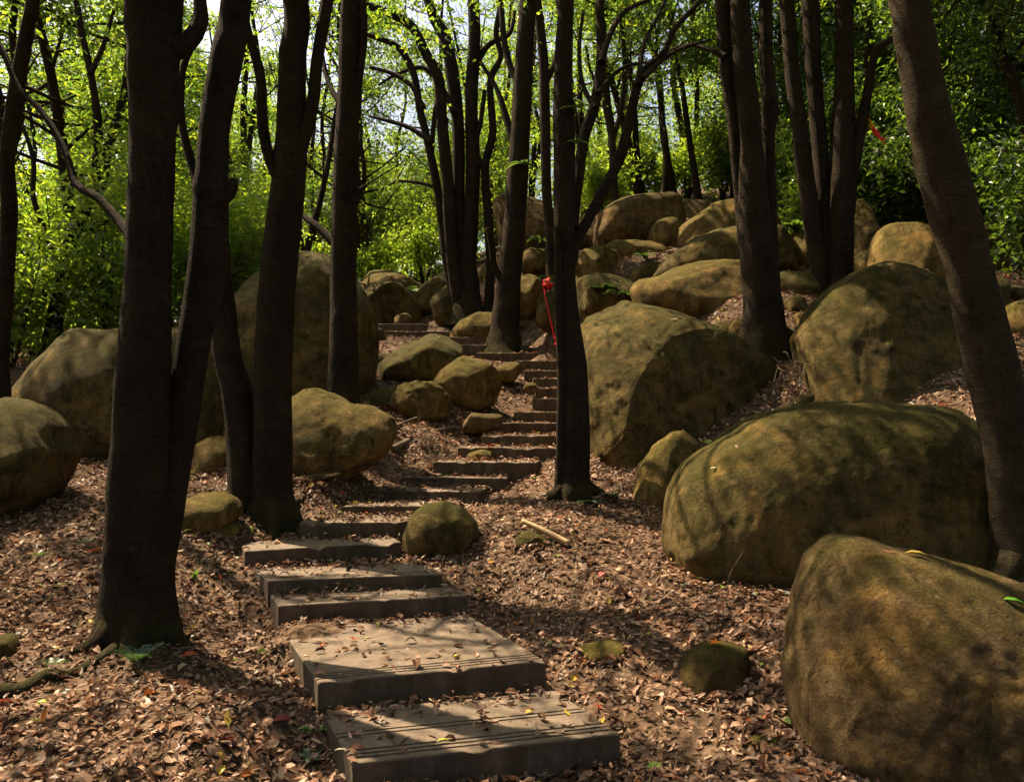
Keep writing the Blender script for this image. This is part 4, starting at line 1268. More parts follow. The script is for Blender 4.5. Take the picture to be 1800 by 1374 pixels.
SUNLIT_GREENS = np.array([[0.09, 0.13, 0.022], [0.115, 0.145, 0.024], [0.07, 0.11, 0.02]])  # lighter palette: sunlit glow put into the shrubs' leaf colour
k = 300
SH_L = "leafy shrubs behind the wide grey-green boulder"
SH_C = "sunlit shrubs behind the head of the stairs"
SH_P = "low shrubs on the skyline behind the boulder pile"
SH_R = "dark shrubs in the shade at upper right"
SHRUBS = [(20, 12.5, 2.4, 1.1, SH_L, SUNLIT_GREENS), (110, 14, 3.0, 1.2, SH_L, SUNLIT_GREENS), (190, 13, 2.6, 1.1, SH_L, SUNLIT_GREENS), (60, 17, 3.4, 1.4, SH_L, SUNLIT_GREENS), (260, 16, 3.2, 1.3, SH_L, SUNLIT_GREENS),
                               (330, 18, 3.0, 1.3, SH_L, SUNLIT_GREENS), (400, 17, 3.2, 1.3, SH_L, SUNLIT_GREENS), (160, 21, 4.0, 1.6, SH_L, SUNLIT_GREENS), (-20, 22, 4.0, 1.6, SH_L, SUNLIT_GREENS),
                               (440, 20, 3.4, 1.4, SH_C, SUNLIT_GREENS), (550, 21, 3.4, 1.4, SH_C, SUNLIT_GREENS), (640, 21.5, 2.8, 1.3, SH_C, SUNLIT_GREENS), (690, 23, 2.8, 1.4, SH_C, SUNLIT_GREENS), (745, 22, 2.8, 1.3, SH_C, SUNLIT_GREENS),
                               (800, 23, 3.0, 1.3, SH_C, SUNLIT_GREENS), (620, 27, 4.0, 1.7, SH_C, SUNLIT_GREENS), (720, 28, 4.2, 1.8, SH_C, SUNLIT_GREENS), (830, 28, 4.2, 1.8, SH_C, SUNLIT_GREENS),
                               (1010, 23, 2.2, 1.0, SH_P, SUNLIT_GREENS), (1055, 21, 1.7, 0.8, SH_P, SUNLIT_GREENS), (1090, 25, 2.4, 1.2, SH_P, SUNLIT_GREENS), (1150, 24, 2.0, 1.1, SH_P, SUNLIT_GREENS), (1210, 23, 2.0, 1.0, SH_P, SUNLIT_GREENS), (1270, 21, 2.0, 1.0, SH_P, GREENS),
                               (1385, 17.5, 1.8, 0.8, SH_P, SUNLIT_GREENS), (1420, 16, 1.2, 0.6, SH_P, SUNLIT_GREENS),
                               (1520, 18, 2.6, 1.2, SH_R, SHADE_GREENS), (1580, 16, 2.6, 1.2, SH_R, SHADE_GREENS), (1640, 15.5, 2.4, 1.2, SH_R, SHADE_GREENS), (1720, 16.5, 2.8, 1.3, SH_R, SHADE_GREENS), (1790, 14, 2.4, 1.1, SH_R, SHADE_GREENS),
                               (1840, 11.5, 1.8, 0.9, SH_R, SHADE_GREENS), (1620, 20, 3.6, 1.6, SH_R, SHADE_GREENS), (1750, 21, 3.8, 1.7, SH_R, SHADE_GREENS), (1500, 22, 3.4, 1.5, SH_R, SHADE_GREENS)]
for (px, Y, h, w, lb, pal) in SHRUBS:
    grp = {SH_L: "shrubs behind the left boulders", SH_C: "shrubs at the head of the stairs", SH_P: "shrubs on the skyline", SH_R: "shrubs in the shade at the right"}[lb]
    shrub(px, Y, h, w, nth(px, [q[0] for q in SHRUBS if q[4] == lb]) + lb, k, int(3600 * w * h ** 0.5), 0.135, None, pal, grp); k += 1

# the rest of the wood round about: far trees that read as one mass, and unseen trees beside and behind the viewer added for shade
r = np.random.default_rng(77)
cen, parts = [], []
spots = [(x, y) for x in np.linspace(-42, 46, 16) for y in (38, 47, 58)]
spots += [(-10.5, 9), (-12, 4), (-9, 1), (-12, 13), (-8, -3), (-4, -5), (1, -4), (5, -5), (8, -1), (9, 4), (10, 8), (12, 12), (13, 17), (-2, -1.5), (3.2, -0.5), (-6.2, 4.2)]
for i, (x, y) in enumerate(spots):
    x += r.normal(0, 0.8); y += r.normal(0, 0.5)
    z = gz(x, y)
    far = y > 33
    h = r.uniform(9, 13) if not far else r.uniform(7, 12)
    parts.append(tube(np.array([[x, y, z - 0.3], [x + r.normal(0, .2), y, z + h * 0.5], [x + r.normal(0, .5), y, z + h]]), np.array([0.17, 0.13, 0.05]), 8, 0.6, 0.05, i))
    n = 50 if not far else 85
    lo = 0.52 if not far else 0.12
    e = ellipsoid_points((x, y, z + h * (lo + 1.02) / 2), (2.9, 2.9, h * (1.02 - lo) / 2), n, r, 0.2)
    cen.append(e)
cen = np.vstack(cen)
V2, T2, col = crown_mesh("wood", cen, 60, (0.42, 0.42, 0.22), 0.21, 79)
V, q, t_ = join_tubes(parts)
wood = link("surrounding_forest", mesh_np("surrounding_forest", V2, T2, LEAF, col, smooth=False))
tag(wood, "backlit mass of distant trees behind the wood, with unseen shading trees round the viewer", kind="stuff")
wt = link("trunks", mesh_np("trunks", V, [q, t_], BARKF), wood)
wt["kind"] = "stuff"

# ------------------------------------------------------------------ fallen leaves
DRYC = np.array([[0.215, 0.112, 0.066], [0.150, 0.075, 0.043], [0.31, 0.180, 0.112], [0.085, 0.043, 0.027], [0.39, 0.245, 0.165], [0.245, 0.137, 0.086], [0.170, 0.088, 0.053], [0.46, 0.305, 0.205], [0.055, 0.030, 0.020]])
RARE = np.array([[0.42, 0.30, 0.05], [0.20, 0.26, 0.05], [0.33, 0.06, 0.03], [0.45, 0.14, 0.03]])


def dry_leaf(L, w, curl, fold):
    """7 points, 6 triangles: a curled fallen leaf along +x"""
    s = np.array([0, 0.28, 0.28, 0.5, 0.68, 0.68, 1.0])
    y = np.array([0, 0.42, -0.42, 0.0, 0.40, -0.40, 0.0]) * w
    z = curl * L * (4 * s * (1 - s) - 0.5) + np.abs(y) * L * fold
    return np.c_[(s - 0.5) * L, y * L, z]


DT = np.array([[0, 3, 1], [0, 2, 3], [1, 3, 4], [2, 5, 3], [3, 6, 4], [3, 5, 6]])


def litter(x, y, z, nrm, seed, scale):
    r = np.random.default_rng(seed)
    n = len(x)
    L = np.where(r.random(n) < 0.35, r.uniform(0.02, 0.04, n), r.uniform(0.04, 0.085, n) * np.where(r.random(n) < 0.05, 1.5, 1.0)) * scale
    w = r.uniform(0.22, 0.62, n)
    curl = r.normal(0.0, 0.16, n)
    fold = r.normal(0.2, 0.5, n)
    s = np.array([0, 0.28, 0.28, 0.5, 0.68, 0.68, 1.0])
    sy = np.array([0, 0.42, -0.42, 0.0, 0.40, -0.40, 0.0])
    X = (s[None] - 0.5) * L[:, None]
    Yl = sy[None] * (w * L)[:, None]
    Z = (curl * L)[:, None] * (4 * s * (1 - s) - 0.5)[None] + np.abs(Yl) * fold[:, None]
    nn = unit(nrm + np.c_[r.normal(0, 0.36, n), r.normal(0, 0.36, n), np.zeros(n)])
    d = r.normal(0, 1, (n, 3)); d = unit(d - nn * (d * nn).sum(1)[:, None])
    sd = np.cross(nn, d)
    V = np.stack([x, y, z], 1)[:, None, :] + X[..., None] * d[:, None] + Yl[..., None] * sd[:, None] + Z[..., None] * nn[:, None]
    col = DRYC[r.integers(0, len(DRYC), n)] * r.uniform(0.65, 1.25, (n, 1))
    col *= (1.0 + 0.45 * fbm(np.c_[x * 0.8, y * 0.8, np.zeros(n) + 9], 3))[:, None]
    rare = r.random(n) < 0.018
    col[rare] = RARE[r.integers(0, len(RARE), rare.sum())]
    T = (np.arange(n)[:, None, None] * 7 + DT[None]).reshape(-1, 3)
    return V.reshape(-1, 3), T, np.repeat(col, 7, axis=0), V


def ground_normal(x, y):
    e = 0.08
    gx_ = (ground_mesh(x + e, y) - ground_mesh(x - e, y)) / (2 * e)
    gy_ = (ground_mesh(x, y + e) - ground_mesh(x, y - e)) / (2 * e)
    return unit(np.c_[-gx_, -gy_, np.ones(len(x))])


r = np.random.default_rng(5)
xs, ys, sc = [], [], []
for (y0, y1, dens, s) in [(2.7, 4.2, 1500, 1.0), (4.2, 6.0, 1300, 1.0), (6.0, 8.0, 950, 1.0), (8.0, 10.5, 650, 1.05), (10.5, 14.0, 320, 1.2), (14.0, 19.5, 110, 1.6)]:
    xl, xr = -0.72 * y1, 0.72 * y1
    n = int((xr - xl) * (y1 - y0) * dens)
    a, b = r.uniform(xl, xr, n), r.uniform(y0, y1, n)
    ok = np.abs(a) < 0.70 * b + 0.2
    xs.append(a[ok]); ys.append(b[ok]); sc.append(np.full(ok.sum(), s))
xs, ys, sc = map(np.concatenate, (xs, ys, sc))
keep = fbm(np.c_[xs * 0.9, ys * 0.9, np.zeros(len(xs))], 3) + r.uniform(-0.9, 0.9, len(xs)) > -0.62     # thin patches of bare earth
xs, ys, sc = xs[keep], ys[keep], sc[keep]
idx, fr, top = on_slab(xs, ys)
drop = (idx >= 0) & (r.random(len(xs)) > np.where(idx == 1, 0.07 + 0.4 * np.clip((fr - 0.75) / 0.25, 0, 1), np.where(idx < 5, 0.09 + 0.75 * np.clip((fr - 0.55) / 0.45, 0, 1) ** 1.3, 0.55))) 
xs, ys, sc, idx, fr, top = [q[~drop] for q in (xs, ys, sc, idx, fr, top)]
zs = ground_mesh(xs, ys) + np.abs(r.normal(0.006, 0.016, len(xs)))
zs = np.where(idx >= 0, np.maximum(top + np.abs(r.normal(0.008, 0.008, len(xs))) + np.where(idx >= 0, np.clip(fr - 0.7, 0, 1) * 0.06 * r.random(len(xs)), 0), zs), zs)
bx_, by_ = [], []
for o in ROCKS:
    w, d, hgt_ = o.dimensions
    if o.location.y > 13 or w < 0.3: continue
    m = int(260 * w)
    a = r.uniform(math.pi * 0.95, math.pi * 2.05, m)
    k_ = np.abs(r.normal(0, 0.10, m)) + 0.90
    bx_.append(o.location.x + np.cos(a) * w / 2 * k_); by_.append(o.location.y - 0.12 * hgt_ + np.sin(a) * d / 2 * k_)
for a, b, bd, z in SLABS[:12]:                # drifts in front of the risers
    m = 90
    t = r.uniform(0.02, 1.02, m)[:, None]
    q = a + (b - a) * t - bd / np.linalg.norm(bd) * np.abs(r.normal(0, 0.07, (m, 1)))
    bx_.append(q[:, 0]); by_.append(q[:, 1])
bx_, by_ = np.concatenate(bx_), np.concatenate(by_)
i2, f2, t2 = on_slab(bx_, by_)
bz_ = np.maximum(ground_mesh(bx_, by_), np.where(i2 >= 0, t2, -99)) + np.abs(r.normal(0.01, 0.022, len(bx_)))
xs, ys, zs = np.r_[xs, bx_], np.r_[ys, by_], np.r_[zs, bz_]
sc, idx = np.r_[sc, np.ones(len(bx_))], np.r_[idx, i2]
nr = ground_normal(xs, ys)
nr[idx >= 0] = [0, 0, 1]
for o in ROCKS:                                # a few leaves caught on the stones
    if o.location.y > 14 or o.dimensions.x < 0.35: continue
    me = o.data
    co = np.empty(len(me.vertices) * 3, np.float32); me.vertices.foreach_get("co", co); co = co.reshape(-1, 3) + np.array(o.location)
    no = np.empty(len(me.vertices) * 3, np.float32); me.vertices.foreach_get("normal", no); no = no.reshape(-1, 3)
    ok = np.nonzero(no[:, 2] > 0.80)[0]
    if len(ok) < 5: continue
    pick = r.choice(ok, max(2, int(5 * o.dimensions.x)))
    xs, ys, zs = np.r_[xs, co[pick, 0]], np.r_[ys, co[pick, 1]], np.r_[zs, co[pick, 2] + 0.006]
    sc, idx, nr = np.r_[sc, np.full(len(pick), 0.8)], np.r_[idx, np.full(len(pick), -1)], np.vstack([nr, no[pick] * 2.5])
V, T, col, V7 = litter(xs, ys, zs, nr, 6, sc)
# the 300 that show largest are leaves of their own
V7 = V7
cx_ = V7.mean(1)
px_ = CX + cx_[:, 0] / cx_[:, 1] * F
py_ = HZ - cx_[:, 2] / cx_[:, 1] * F
e1 = np.linalg.norm(V7[:, 6] - V7[:, 0], axis=1) * np.linalg.norm(V7[:, 1] - V7[:, 2], axis=1) / cx_[:, 1] ** 2
vis = (px_ > 5) & (px_ < 1795) & (py_ < 1368) & (py_ > 700) & ~((px_ > 1370) & (py_ > 950))
lift = np.where(zs - ground_mesh(xs, ys) > 0.12, 0.0, zs - ground_mesh(xs, ys))
score = np.where(vis & ((lift > 0.008) | (idx >= 0)), e1, 0)
big = np.argsort(-score)[:290]
own = np.zeros(len(V7), bool); own[big] = True
rest = np.repeat(~own, 7)
Vr = V7[~own].reshape(-1, 3)
Tr = (np.arange((~own).sum())[:, None, None] * 7 + DT[None]).reshape(-1, 3)
lit = link("leaf_litter", mesh_np("leaf_litter", Vr, Tr, DRY, col[rest], smooth=False), floor_o)
tag(lit, "carpet of dry brown leaves over the forest floor", kind="stuff")
for i in big:
    v = V7[i]; c0 = v.mean(0)
    v = v + [0, 0, 0.006]
    link("leaf", mesh_np("leaf", v - c0, DT, DRY, col[i * 7:i * 7 + 7], smooth=False), floor_o, c0)

# twigs among the leaves
r = np.random.default_rng(15)
parts = []
for i in range(220):
    y = r.uniform(3.2, 11); x = r.uniform(-0.66, 0.66) * y
    a = r.uniform(0, 6.28); ln = r.uniform(0.08, 0.32)
    pts = []
    for t in (-0.5, 0, 0.5):
        xx, yy = x + math.cos(a) * ln * t, y + math.sin(a) * ln * t
        pts.append([xx + r.normal(0, .012), yy + r.normal(0, .012), gz(xx, yy) + 0.02 + r.uniform(0, 0.015)])
    rr = r.uniform(0.002, 0.0045)
    parts.append(tube(np.array(pts), np.array([rr, rr * 0.8, rr * 0.5]), 5, 0.05, 0.0, 0))
V, q, t_ = join_tubes(parts)
tw = link("twig_litter", mesh_np("twig_litter", V, [q, t_], TWIG), floor_o)
tag(tw, "thin dry twigs scattered among the leaves", kind="stuff")


# single fallen leaves and other things lying about
def fallen_leaf(px, py, z, Y, L, w, curl, fold, yaw, colr, label, tilt=0.2, mat=None):
    v = dry_leaf(L, w, curl, fold)
    c, s = math.cos(yaw), math.sin(yaw)
    v = np.c_[v[:, 0] * c - v[:, 1] * s, v[:, 0] * s + v[:, 1] * c, v[:, 2]]
    v[:, 2] += v[:, 1] * tilt
    v[:, 2] -= v[:, 2].min()
    me = mesh_np("fallen_leaf", v, DT, mat or DRY, np.tile(np.array(colr), (7, 1)), smooth=False)
    p = P(px, py, Y)
    if z is not None: p[2] = z
    o = link("fallen_leaf", me, None, p)
    tag(o, label, "leaf")
    return o


def slab_pt(px, py, k):
    z = SLABS[k][3]
    return -z * F / (py - HZ), z


DG = bpy.context.evaluated_depsgraph_get()
from mathutils.bvhtree import BVHTree


def surface_hit(px, py, objs):
    """first point on the given objects along the line of sight through a photo pixel"""
    d = Vector(P(px, py, 1.0)).normalized()
    best = None
    for o in objs:
        bpy.context.view_layer.update()
        inv = o.matrix_world.inverted()
        ok, loc, nrm, _ = o.ray_cast(inv @ Vector((0, 0, 0)), (inv.to_3x3() @ d).normalized())
        if ok:
            w = o.matrix_world @ loc
            if best is None or w.y < best.y: best = w
    return best


for (px, py, k_, L, w, curl, fold, yaw, cc, lb) in [
        (722, 1130, 1, 0.09, 0.5, 0.35, 0.2, 0.2, (0.04, 0.025, 0.02), "dark curled leaf alone on the second step"),
        (802, 1155, 1, 0.07, 0.5, 0.1, 0.3, 1.3, (0.45, 0.42, 0.06), "yellow-green leaf on the second step's grooves"),
        (778, 1305, 0, 0.07, 0.4, 0.2, 0.3, 0.3, (0.35, 0.38, 0.05), "yellow-green leaf on the lowest step's grooves"),
        (930, 1253, 0, 0.06, 0.6, 0.1, 0.3, 0.5, (0.45, 0.33, 0.06), "small yellow leaf near the back of the lowest step"),
        (852, 1270, 0, 0.10, 0.35, 0.2, 0.3, 0.2, (0.08, 0.035, 0.02), "dark brown leaf in the middle of the lowest step"),
        (500, 1013, 3, 0.10, 0.5, 0.35, 0.1, 0.1, (0.05, 0.03, 0.02), "dark curled leaf on the fourth step"),
        (566, 1010, 3, 0.08, 0.45, 0.1, 0.2, 0.2, (0.50, 0.36, 0.05), "yellow leaf on the fourth step"),
        (562, 1130, 1, 0.16, 0.22, 0.1, 0.2, -0.3, (0.33, 0.21, 0.13), "long pale leaf near the second step's left edge"),
        (600, 1320, 0, 0.07, 0.3, 0.1, 0.2, 0.0, (0.55, 0.47, 0.36), "bleached scrap of leaf on the lowest step's front corner")]:
    Y, z = slab_pt(px, py, k_)
    fallen_leaf(px, py, z + 0.006, Y, L, w, curl, fold, yaw, cc, lb, 0.0)
for (px, py, Y, L, w, yaw, cc, lb) in [
        (333, 1160, 4.95, 0.12, 0.5, 0.3, (0.42, 0.09, 0.03), "orange-red leaf on the ground below the thick trunk"),
        (660, 884, 7.6, 0.11, 0.6, 0.2, (0.62, 0.36, 0.03), "bright yellow leaf on the leaves below the eighth step"),
        (1058, 1018, 6.0, 0.10, 0.6, 1.0, (0.50, 0.16, 0.13), "pinkish red leaf on the ground right of the fourth step"),
        (495, 1276, 4.1, 0.11, 0.6, 0.3, (0.20, 0.035, 0.03), "dark red leaf left of the lowest step"),
        (1150, 1356, 3.75, 0.09, 0.5, 0.2, (0.14, 0.22, 0.04), "green leaf near the bottom edge right of the lowest step"),
        (75, 1243, 4.3, 0.08, 0.6, 0.9, (0.42, 0.45, 0.08), "yellow-green leaf near the surface root"),
        (680, 722, 10.9, 0.1, 0.6, 0.4, (0.55, 0.10, 0.03), "red leaf on the ground above the stone block")]:
    x = (px - CX) / F * Y
    d = np.linspace(Y - 1.2, Y + 1.2, 60)
    hz_ = HZ - ground((px - CX) / F * d, d) / d * F
    Y2 = float(d[np.argmin(np.abs(hz_ - py))])
    x = (px - CX) / F * Y2
    fallen_leaf(px, py, gz(x, Y2) + 0.02, Y2, L, w, 0.12, 0.3, yaw, cc, lb)
for (px, py, L, w, yaw, cc, lb) in [
        (1258, 1134, 0.075, 0.6, 0.2, (0.75, 0.20, 0.015), "bright orange leaf lying on the small round stone"),
        (1780, 1062, 0.10, 0.4, -0.4, (0.10, 0.26, 0.02), "fresh green leaf on the lower right boulder"),
        (1660, 716, 0.12, 0.5, 0.1, (0.30, 0.055, 0.035), "reddish leaf on the loaf-shaped boulder's top"),
        (1255, 826, 0.07, 0.3, 0.2, (0.62, 0.55, 0.35), "pale leaf scrap on the loaf-shaped boulder's shoulder"),
        (1610, 978, 0.11, 0.25, -0.3, (0.42, 0.30, 0.06), "thin yellow leaf on the lower right boulder's crest"),
        (1184, 564, 0.10, 0.35, -0.3, (0.66, 0.60, 0.40), "pale leaf on the huge ridged boulder"),
        (1360, 724, 0.06, 0.6, 0.5, (0.68, 0.62, 0.50), "tiny pale leaf at the loaf-shaped boulder's rim")]:
    p = surface_hit(px, py, ROCKS)
    if p is None: p = surface_hit(px, py + 8, ROCKS)
    if p is not None:
        fallen_leaf(px, py, p.z + 0.012, p.y, L, w, 0.12, 0.25, yaw, cc, lb)


def ground_at(px, py, lo, hi):
    d = np.linspace(lo, hi, 200)
    h = HZ - ground((px - CX) / F * d, d) / d * F
    Y = float(d[np.argmin(np.abs(h - py))])
    x = (px - CX) / F * Y
    return np.array([x, Y, gz(x, Y)])


def stick(name, label, cat, pts, rad, mat, sides=9, amp=0.08):
    pts = np.array(pts); foot = pts[0].copy()
    V, q, t_ = tube(pts, np.array(rad), sides, 0.03, amp, 3.0)
    j = np.arange(sides)
    V = np.vstack([V, pts[:1]])
    t2 = np.c_[(j + 1) % sides, j, np.full(sides, len(V) - 1)]
    return tag(link(name, mesh_np(name, V - foot, [q, np.vstack([t_, t2])], mat), None, foot), label, cat)


a, b = ground_at(918, 938, 6.3, 8.2), ground_at(1000, 962, 6.3, 8.0)
stick("broken_branch", "pale broken branch propped on a small dark stone right of the round one", "branch",
      [a + [0, 0.0, 0.12], (a + b) / 2 + [0, 0, 0.085], b + [0, 0, 0.035]], [0.020, 0.027, 0.030], WOOD, 11, 0.28)
a, b = ground_at(690, 795, 8.8, 10.4), ground_at(800, 757, 9.0, 11.0)
stick("fallen_branch", "dark thick fallen branch on the slope below the jagged stone", "branch", [a + [0, 0, 0.04], (a + b) / 2 + [0, 0, 0.09], b + [0, 0, 0.05]], [0.05, 0.045, 0.02], TWIG)
a, b = ground_at(696, 752, 9.3, 11.0), ground_at(765, 733, 9.5, 11.2)
stick("fallen_branch", "thin fallen branch lying at the foot of the jagged stone", "branch", [a + [0, 0, 0.03], (a + b) / 2 + [0, 0, 0.06], b + [0, 0, 0.03]], [0.018, 0.018, 0.01], TWIG)
a, b = ground_at(30, 905, 6.2, 7.6), ground_at(110, 835, 7.4, 9.0)
stick("fallen_branch", "dark branch lying along the boulder at the left edge", "branch", [a + [0, 0, 0.03], (a + b) / 2 + [0, 0, 0.04], b + [0, 0, 0.03]], [0.012, 0.02, 0.02], TWIG)
Yj = 10.3
stick("dry_twig", "bare forked twig standing before the jagged stone", "twig", [P(738, 742, Yj), P(735, 715, Yj), P(724, 690, Yj)], [0.006, 0.005, 0.003], ROOTM, 6)
stick("dry_twig", "thin upright twig at the loaf-shaped boulder's foot", "twig", [ground_at(1275, 1040, 5.2, 6.2) - [0, 0, 0.02], P(1285, 1005, 5.75), P(1306, 970, 5.75)], [0.003, 0.003, 0.002], TWIG, 5)

# the thick trunk's surface root
a = ground_at(205, 1130, 4.5, 5.6)
pr = [a + [0.08, 0.1, 0.03]] + [ground_at(x, y, 4.0, 5.4) + [0, 0, z] for x, y, z in ((165, 1165, 0.0), (120, 1185, -0.005), (80, 1195, 0.02), (40, 1215, 0.01), (0, 1222, 0.02), (-40, 1230, 0.0))]
troot = [o for o in bpy.data.objects if o.get("label", "").startswith("thickest near-black")][0]
V, q, t_ = tube(np.array(pr), np.array([0.05, 0.035, 0.035, 0.045, 0.045, 0.045, 0.04]), 12, 0.03, 0.16, 2.0)
link("root", mesh_np("root", V - np.array(troot.location), [q, t_], BARK2), troot)


# low plants
def strap_plant(name, label, foot, n, L, w, seed, col, spread=1.0, up=0.8, droop=0.9, fin=0):
    """arching leaf blades from one foot; fin > 0 makes them fern fronds with leaflets"""
    r = np.random.default_rng(seed)
    foot = np.asarray(foot, float)
    V, T, tint, o = [], [], [], 0
    root = None
    for i in range(n):
        a = 6.283 * i / n + r.normal(0, 0.35)
        ln = L * r.uniform(0.6, 1.15)
        dv = np.array([math.cos(a) * spread, math.sin(a) * spread, up]); dv /= np.linalg.norm(dv)
        side = np.array([-math.sin(a), math.cos(a), 0.0])
        m = 6
        tt = np.linspace(0, 1, m)
        mid = dv[None] * (tt * ln)[:, None] - np.array([0, 0, 1])[None] * (droop * ln * 0.6 * tt ** 2.2)[:, None]
        c = np.array(col) * r.uniform(0.7, 1.3)
        if not fin:
            ww = w * np.sin(np.clip(tt * 0.92 + 0.08, 0, 1) * np.pi) ** 0.7
            L_, R_ = mid + side * ww[:, None] + [0, 0, 0.25 * w], mid - side * ww[:, None] + [0, 0, 0.25 * w]
            vv = np.stack([L_, mid, R_], 1).reshape(-1, 3)
            for j in range(m - 1):
                b = o + j * 3
                T += [(b, b + 1, b + 4, b + 3), (b + 1, b + 2, b + 5, b + 4)]
            V.append(vv); tint.append(np.tile(c, (len(vv), 1))); o += len(vv)
        else:
            for j in range(1, fin + 1):
                t = j / fin
                p = dv * (t * ln) - np.array([0, 0, 1]) * (droop * ln * 0.6 * t ** 2.2)
                for sgn in (-1, 1):
                    l2 = w * (1.15 - t) + 0.01
                    e = p + side * sgn * l2 + dv * l2 * 0.5 - [0, 0, l2 * 0.2]
                    k_ = (p + e) / 2
                    hw = dv * l2 * 0.16
                    vv = np.array([p, k_ + hw, e, k_ - hw])
                    T.append((o, o + 1, o + 2, o + 3)); V.append(vv); tint.append(np.tile(c, (4, 1))); o += 4
    me = mesh_np(name, np.vstack(V), np.array(T), HERB, np.vstack(tint), smooth=True)
    return tag(link(name, me, None, foot), label, "plant")


G1, G2, G3 = (0.035, 0.065, 0.018), (0.055, 0.10, 0.022), (0.085, 0.15, 0.025)
strap_plant("fern", "feathery fern clump at the thick trunk's foot", ground_at(243, 1148, 4.2, 4.78), 26, 0.30, 0.030, 1, (0.045, 0.085, 0.03), 1.0, 1.3, 0.9, 12)
strap_plant("fern", "small fern sprig on the surface root", ground_at(95, 1190, 4.2, 5.2) + [0, 0, 0.08], 8, 0.14, 0.02, 2, G2, 1.0, 0.6, 0.8, 9)
strap_plant("plant", "green leafy sprig beside the lowest step's left corner", ground_at(556, 1290, 3.7, 4.4), 7, 0.17, 0.022, 3, G3, 0.9, 1.1, 0.9)
strap_plant("plant", "low weed below the sprig at the lowest step's side", ground_at(548, 1335, 3.4, 4.2), 8, 0.11, 0.018, 4, (0.07, 0.10, 0.05), 1.0, 0.8, 0.7)
strap_plant("plant", "dark leafy plant at the slender centre tree's foot", ground_at(1030, 880, 7.0, 8.05), 10, 0.22, 0.03, 5, G1, 1.0, 0.6, 0.8)
strap_plant("plant", "dark low plant right of the slender centre tree's foot", ground_at(1072, 872, 7.0, 8.3), 9, 0.20, 0.028, 6, G1, 1.0, 0.6, 0.8)
strap_plant("plant", "bright green blades between the ridged and loaf-shaped boulders", P(1252, 784, 7.75), 8, 0.20, 0.012, 7, G3, 0.9, 0.8, 0.7)
strap_plant("plant", "young two-leaved seedling right of the thick trunk", ground_at(341, 1020, 5.4, 6.6), 4, 0.14, 0.02, 8, G3, 0.5, 1.2, 0.6)
strap_plant("plant", "small green seedling below the yellow-mossed stone", ground_at(342, 935, 6.2, 7.2), 6, 0.12, 0.02, 9, G3, 1.0, 0.7, 0.7)
strap_plant("fern", "little fern on the leaf slope left of the thick trunk", ground_at(150, 955, 5.8, 7.2), 8, 0.15, 0.02, 10, G1, 1.0, 0.8, 0.9, 8)
strap_plant("fern", "pale sprig on the open leaf slope near the left edge", ground_at(70, 975, 5.6, 7.0), 7, 0.13, 0.018, 11, G2, 1.0, 0.8, 0.9, 8)
strap_plant("plant", "tiny green seedling on the leaves left of the thick trunk", ground_at(100, 1032, 5.2, 6.4), 4, 0.08, 0.016, 12, G3, 0.9, 0.7, 0.5)
strap_plant("fern", "fern tuft beside the small pale stone behind the forked trunk", ground_at(340, 835, 7.8, 9.2), 9, 0.22, 0.03, 13, G2, 1.0, 1.0, 0.9, 9)
strap_plant("plant", "leafy plant on the squat shadowed boulder", P(1062, 512, 12.5), 14, 0.42, 0.05, 14, G1, 1.0, 0.8, 0.9)
strap_plant("plant", "leafy spray above the squat shadowed boulder's right end", P(1085, 522, 12.2), 10, 0.36, 0.04, 15, G2, 1.0, 0.9, 0.9)
strap_plant("plant", "green plant growing behind the red bow", P(966, 494, 15.0), 9, 0.40, 0.045, 16, G3, 0.9, 0.9, 0.9)
strap_plant("plant", "leaf rosette in front of the tall dark skyline boulder", P(948, 424, 17.6), 12, 0.42, 0.04, 17, G2, 1.0, 0.7, 0.9)
strap_plant("plant", "small plant on the gap stones of the boulder pile", P(1133, 455, 14.0), 9, 0.30, 0.035, 18, G2, 0.9, 1.0, 0.8)
strap_plant("plant", "bright broad-leaved plant between the two trunk clumps", P(1400, 410, 13.8), 16, 0.50, 0.07, 19, G3, 0.8, 1.1, 0.9)
strap_plant("fern", "bright fern on the shaded boulder at the upper right", P(1748, 392, 13.2), 10, 0.32, 0.04, 20, G3, 1.0, 0.5, 0.8, 9)
strap_plant("fern", "fern between the rounded pair and leaning boulder at the stairhead", P(728, 512, 18.8), 10, 0.5, 0.07, 21, G3, 1.0, 0.8, 0.9, 9)
strap_plant("plant", "sprouting leaf tuft on the slender tree's stem", P(1012, 190, 8.2), 10, 0.20, 0.018, 22, G3, 1.0, 0.3, 0.9)
strap_plant("plant", "lower leaf tuft on the slender tree's stem", P(1013, 250, 8.2), 9, 0.17, 0.016, 23, G3, 1.0, 0.3, 0.9)
strap_plant("plant", "bamboo-like leaf tuft hanging by the thick trunk", P(920, 288, 15.0), 10, 0.42, 0.035, 24, G3, 1.0, 0.3, 0.9)

# dry rootlets hanging in the gap between the big right boulders
r = np.random.default_rng(41)
parts = []
foot = P(1395, 650, 9.1)
for i in range(13):
    a = P(1372 + r.uniform(-14, 40), 690 - r.uniform(0, 30), 9.0 + r.uniform(-0.2, 0.3))
    m = a + [r.normal(0, .05), r.normal(0, .05), r.uniform(0.1, 0.3)]
    e = m + [r.normal(0, .14), r.normal(0, .08), r.uniform(-0.1, 0.15)]
    parts.append(tube(np.array([a, m, e]) - foot, np.array([0.005, 0.004, 0.002]), 4, 0.04, 0.0, 0))
V, q, t_ = join_tubes(parts)
tag(link("dry_rootlets", mesh_np("dry_rootlets", V, [q, t_], ROOTM), None, foot), "tangle of dry rootlets in the gap between the ridged and pyramid boulders", kind="stuff")


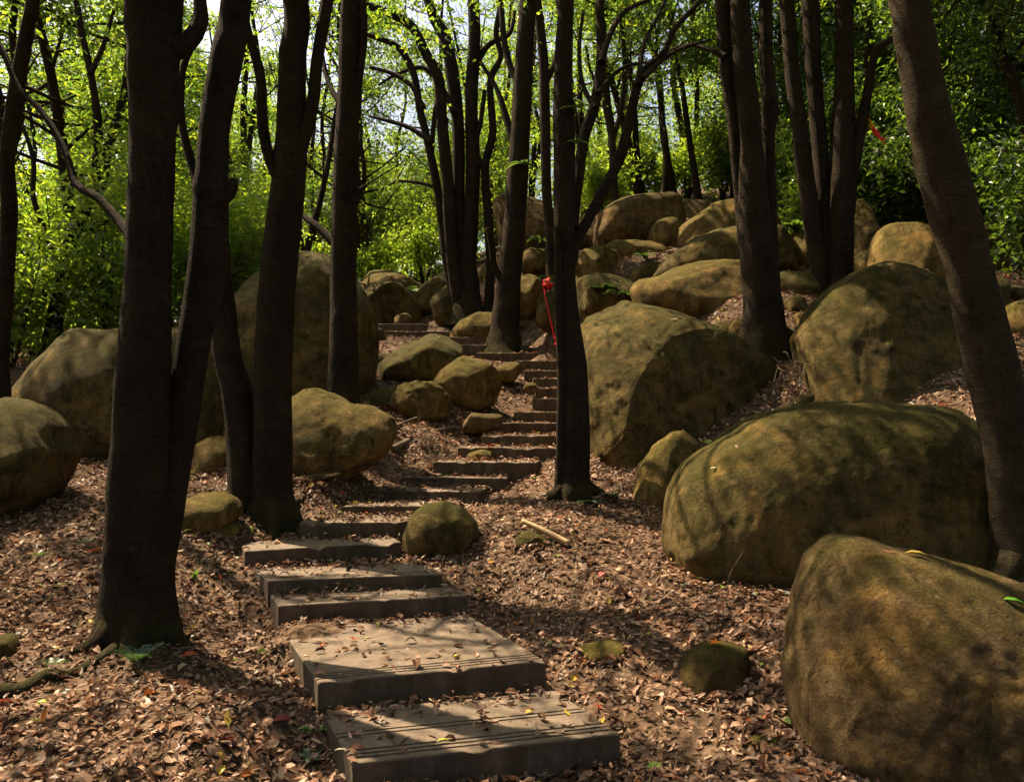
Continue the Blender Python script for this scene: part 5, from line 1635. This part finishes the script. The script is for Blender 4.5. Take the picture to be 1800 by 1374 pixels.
# ribbons
def ribbon(parent, name, pts, w, mat, seed, twist=2.0):
    r = np.random.default_rng(seed)
    p, _ = catmull(np.array(pts), np.zeros(len(pts)), 0.02)
    n = len(p)
    a = np.linspace(0, twist, n) + seed
    s = np.c_[np.cos(a), np.sin(a) * 0.8, 0.25 * np.sin(a * 2)]
    V = np.stack([p + s * w / 2, p - s * w / 2], 1).reshape(-1, 3)
    i = np.arange(n - 1)[:, None] * 2
    q = i + [[0, 1, 3, 2]]
    me = mesh_np(name, V - np.array(parent.location), q, mat)
    o = link(name, me, parent)
    sm = o.modifiers.new("thickness", 'SOLIDIFY'); sm.thickness = 0.002
    return o


Yr = 14.3
bow = empty("red_bow", P(962, 515, Yr))
tag(bow, "red ribbon bow with a long string hanging beside the slender tree", "ribbon")
for i in range(9):
    a = P(962 + r.uniform(-6, 8), 500 + r.uniform(-6, 6), Yr)
    e = a + [r.uniform(-0.10, 0.14), r.uniform(-0.1, 0.05), r.uniform(-0.16, 0.10)]
    ribbon(bow, "bow_loop", [a, (a + e) / 2 + [r.normal(0, .04), -0.04, r.normal(0, .04)], e], 0.06, REDM, i + 1, 3.0)
ribbon(bow, "string", [P(955, 492, Yr), P(958, 520, Yr - .1), P(966, 555, Yr - 0.15), P(976, 600, Yr - 0.2)], 0.022, REDM, 2, 1.0)
ribbon(bow, "string_end", [P(975, 592, Yr - 0.2), P(979, 600, Yr - 0.22), P(976, 607, Yr - 0.2)], 0.05, REDM, 4, 2.0)
Yr = 11.85
flag = empty("ribbon_strip", P(1526, 212, Yr))
tag(flag, "yellow and red ribbon tied to the arching side branch at the right", "ribbon")
ribbon(flag, "yellow_end", [P(1516, 206, Yr), P(1526, 210, Yr), P(1530, 216, Yr), P(1534, 226, Yr)], 0.07, YELM, 1, 1.5)
ribbon(flag, "red_tail", [P(1533, 224, Yr), P(1540, 234, Yr), P(1548, 244, Yr), P(1557, 254, Yr)], 0.075, REDM, 2, 2.2)
ribbon(flag, "red_tip", [P(1543, 246, Yr), P(1549, 247, Yr), P(1556, 243, Yr)], 0.05, REDM, 3, 1.0)
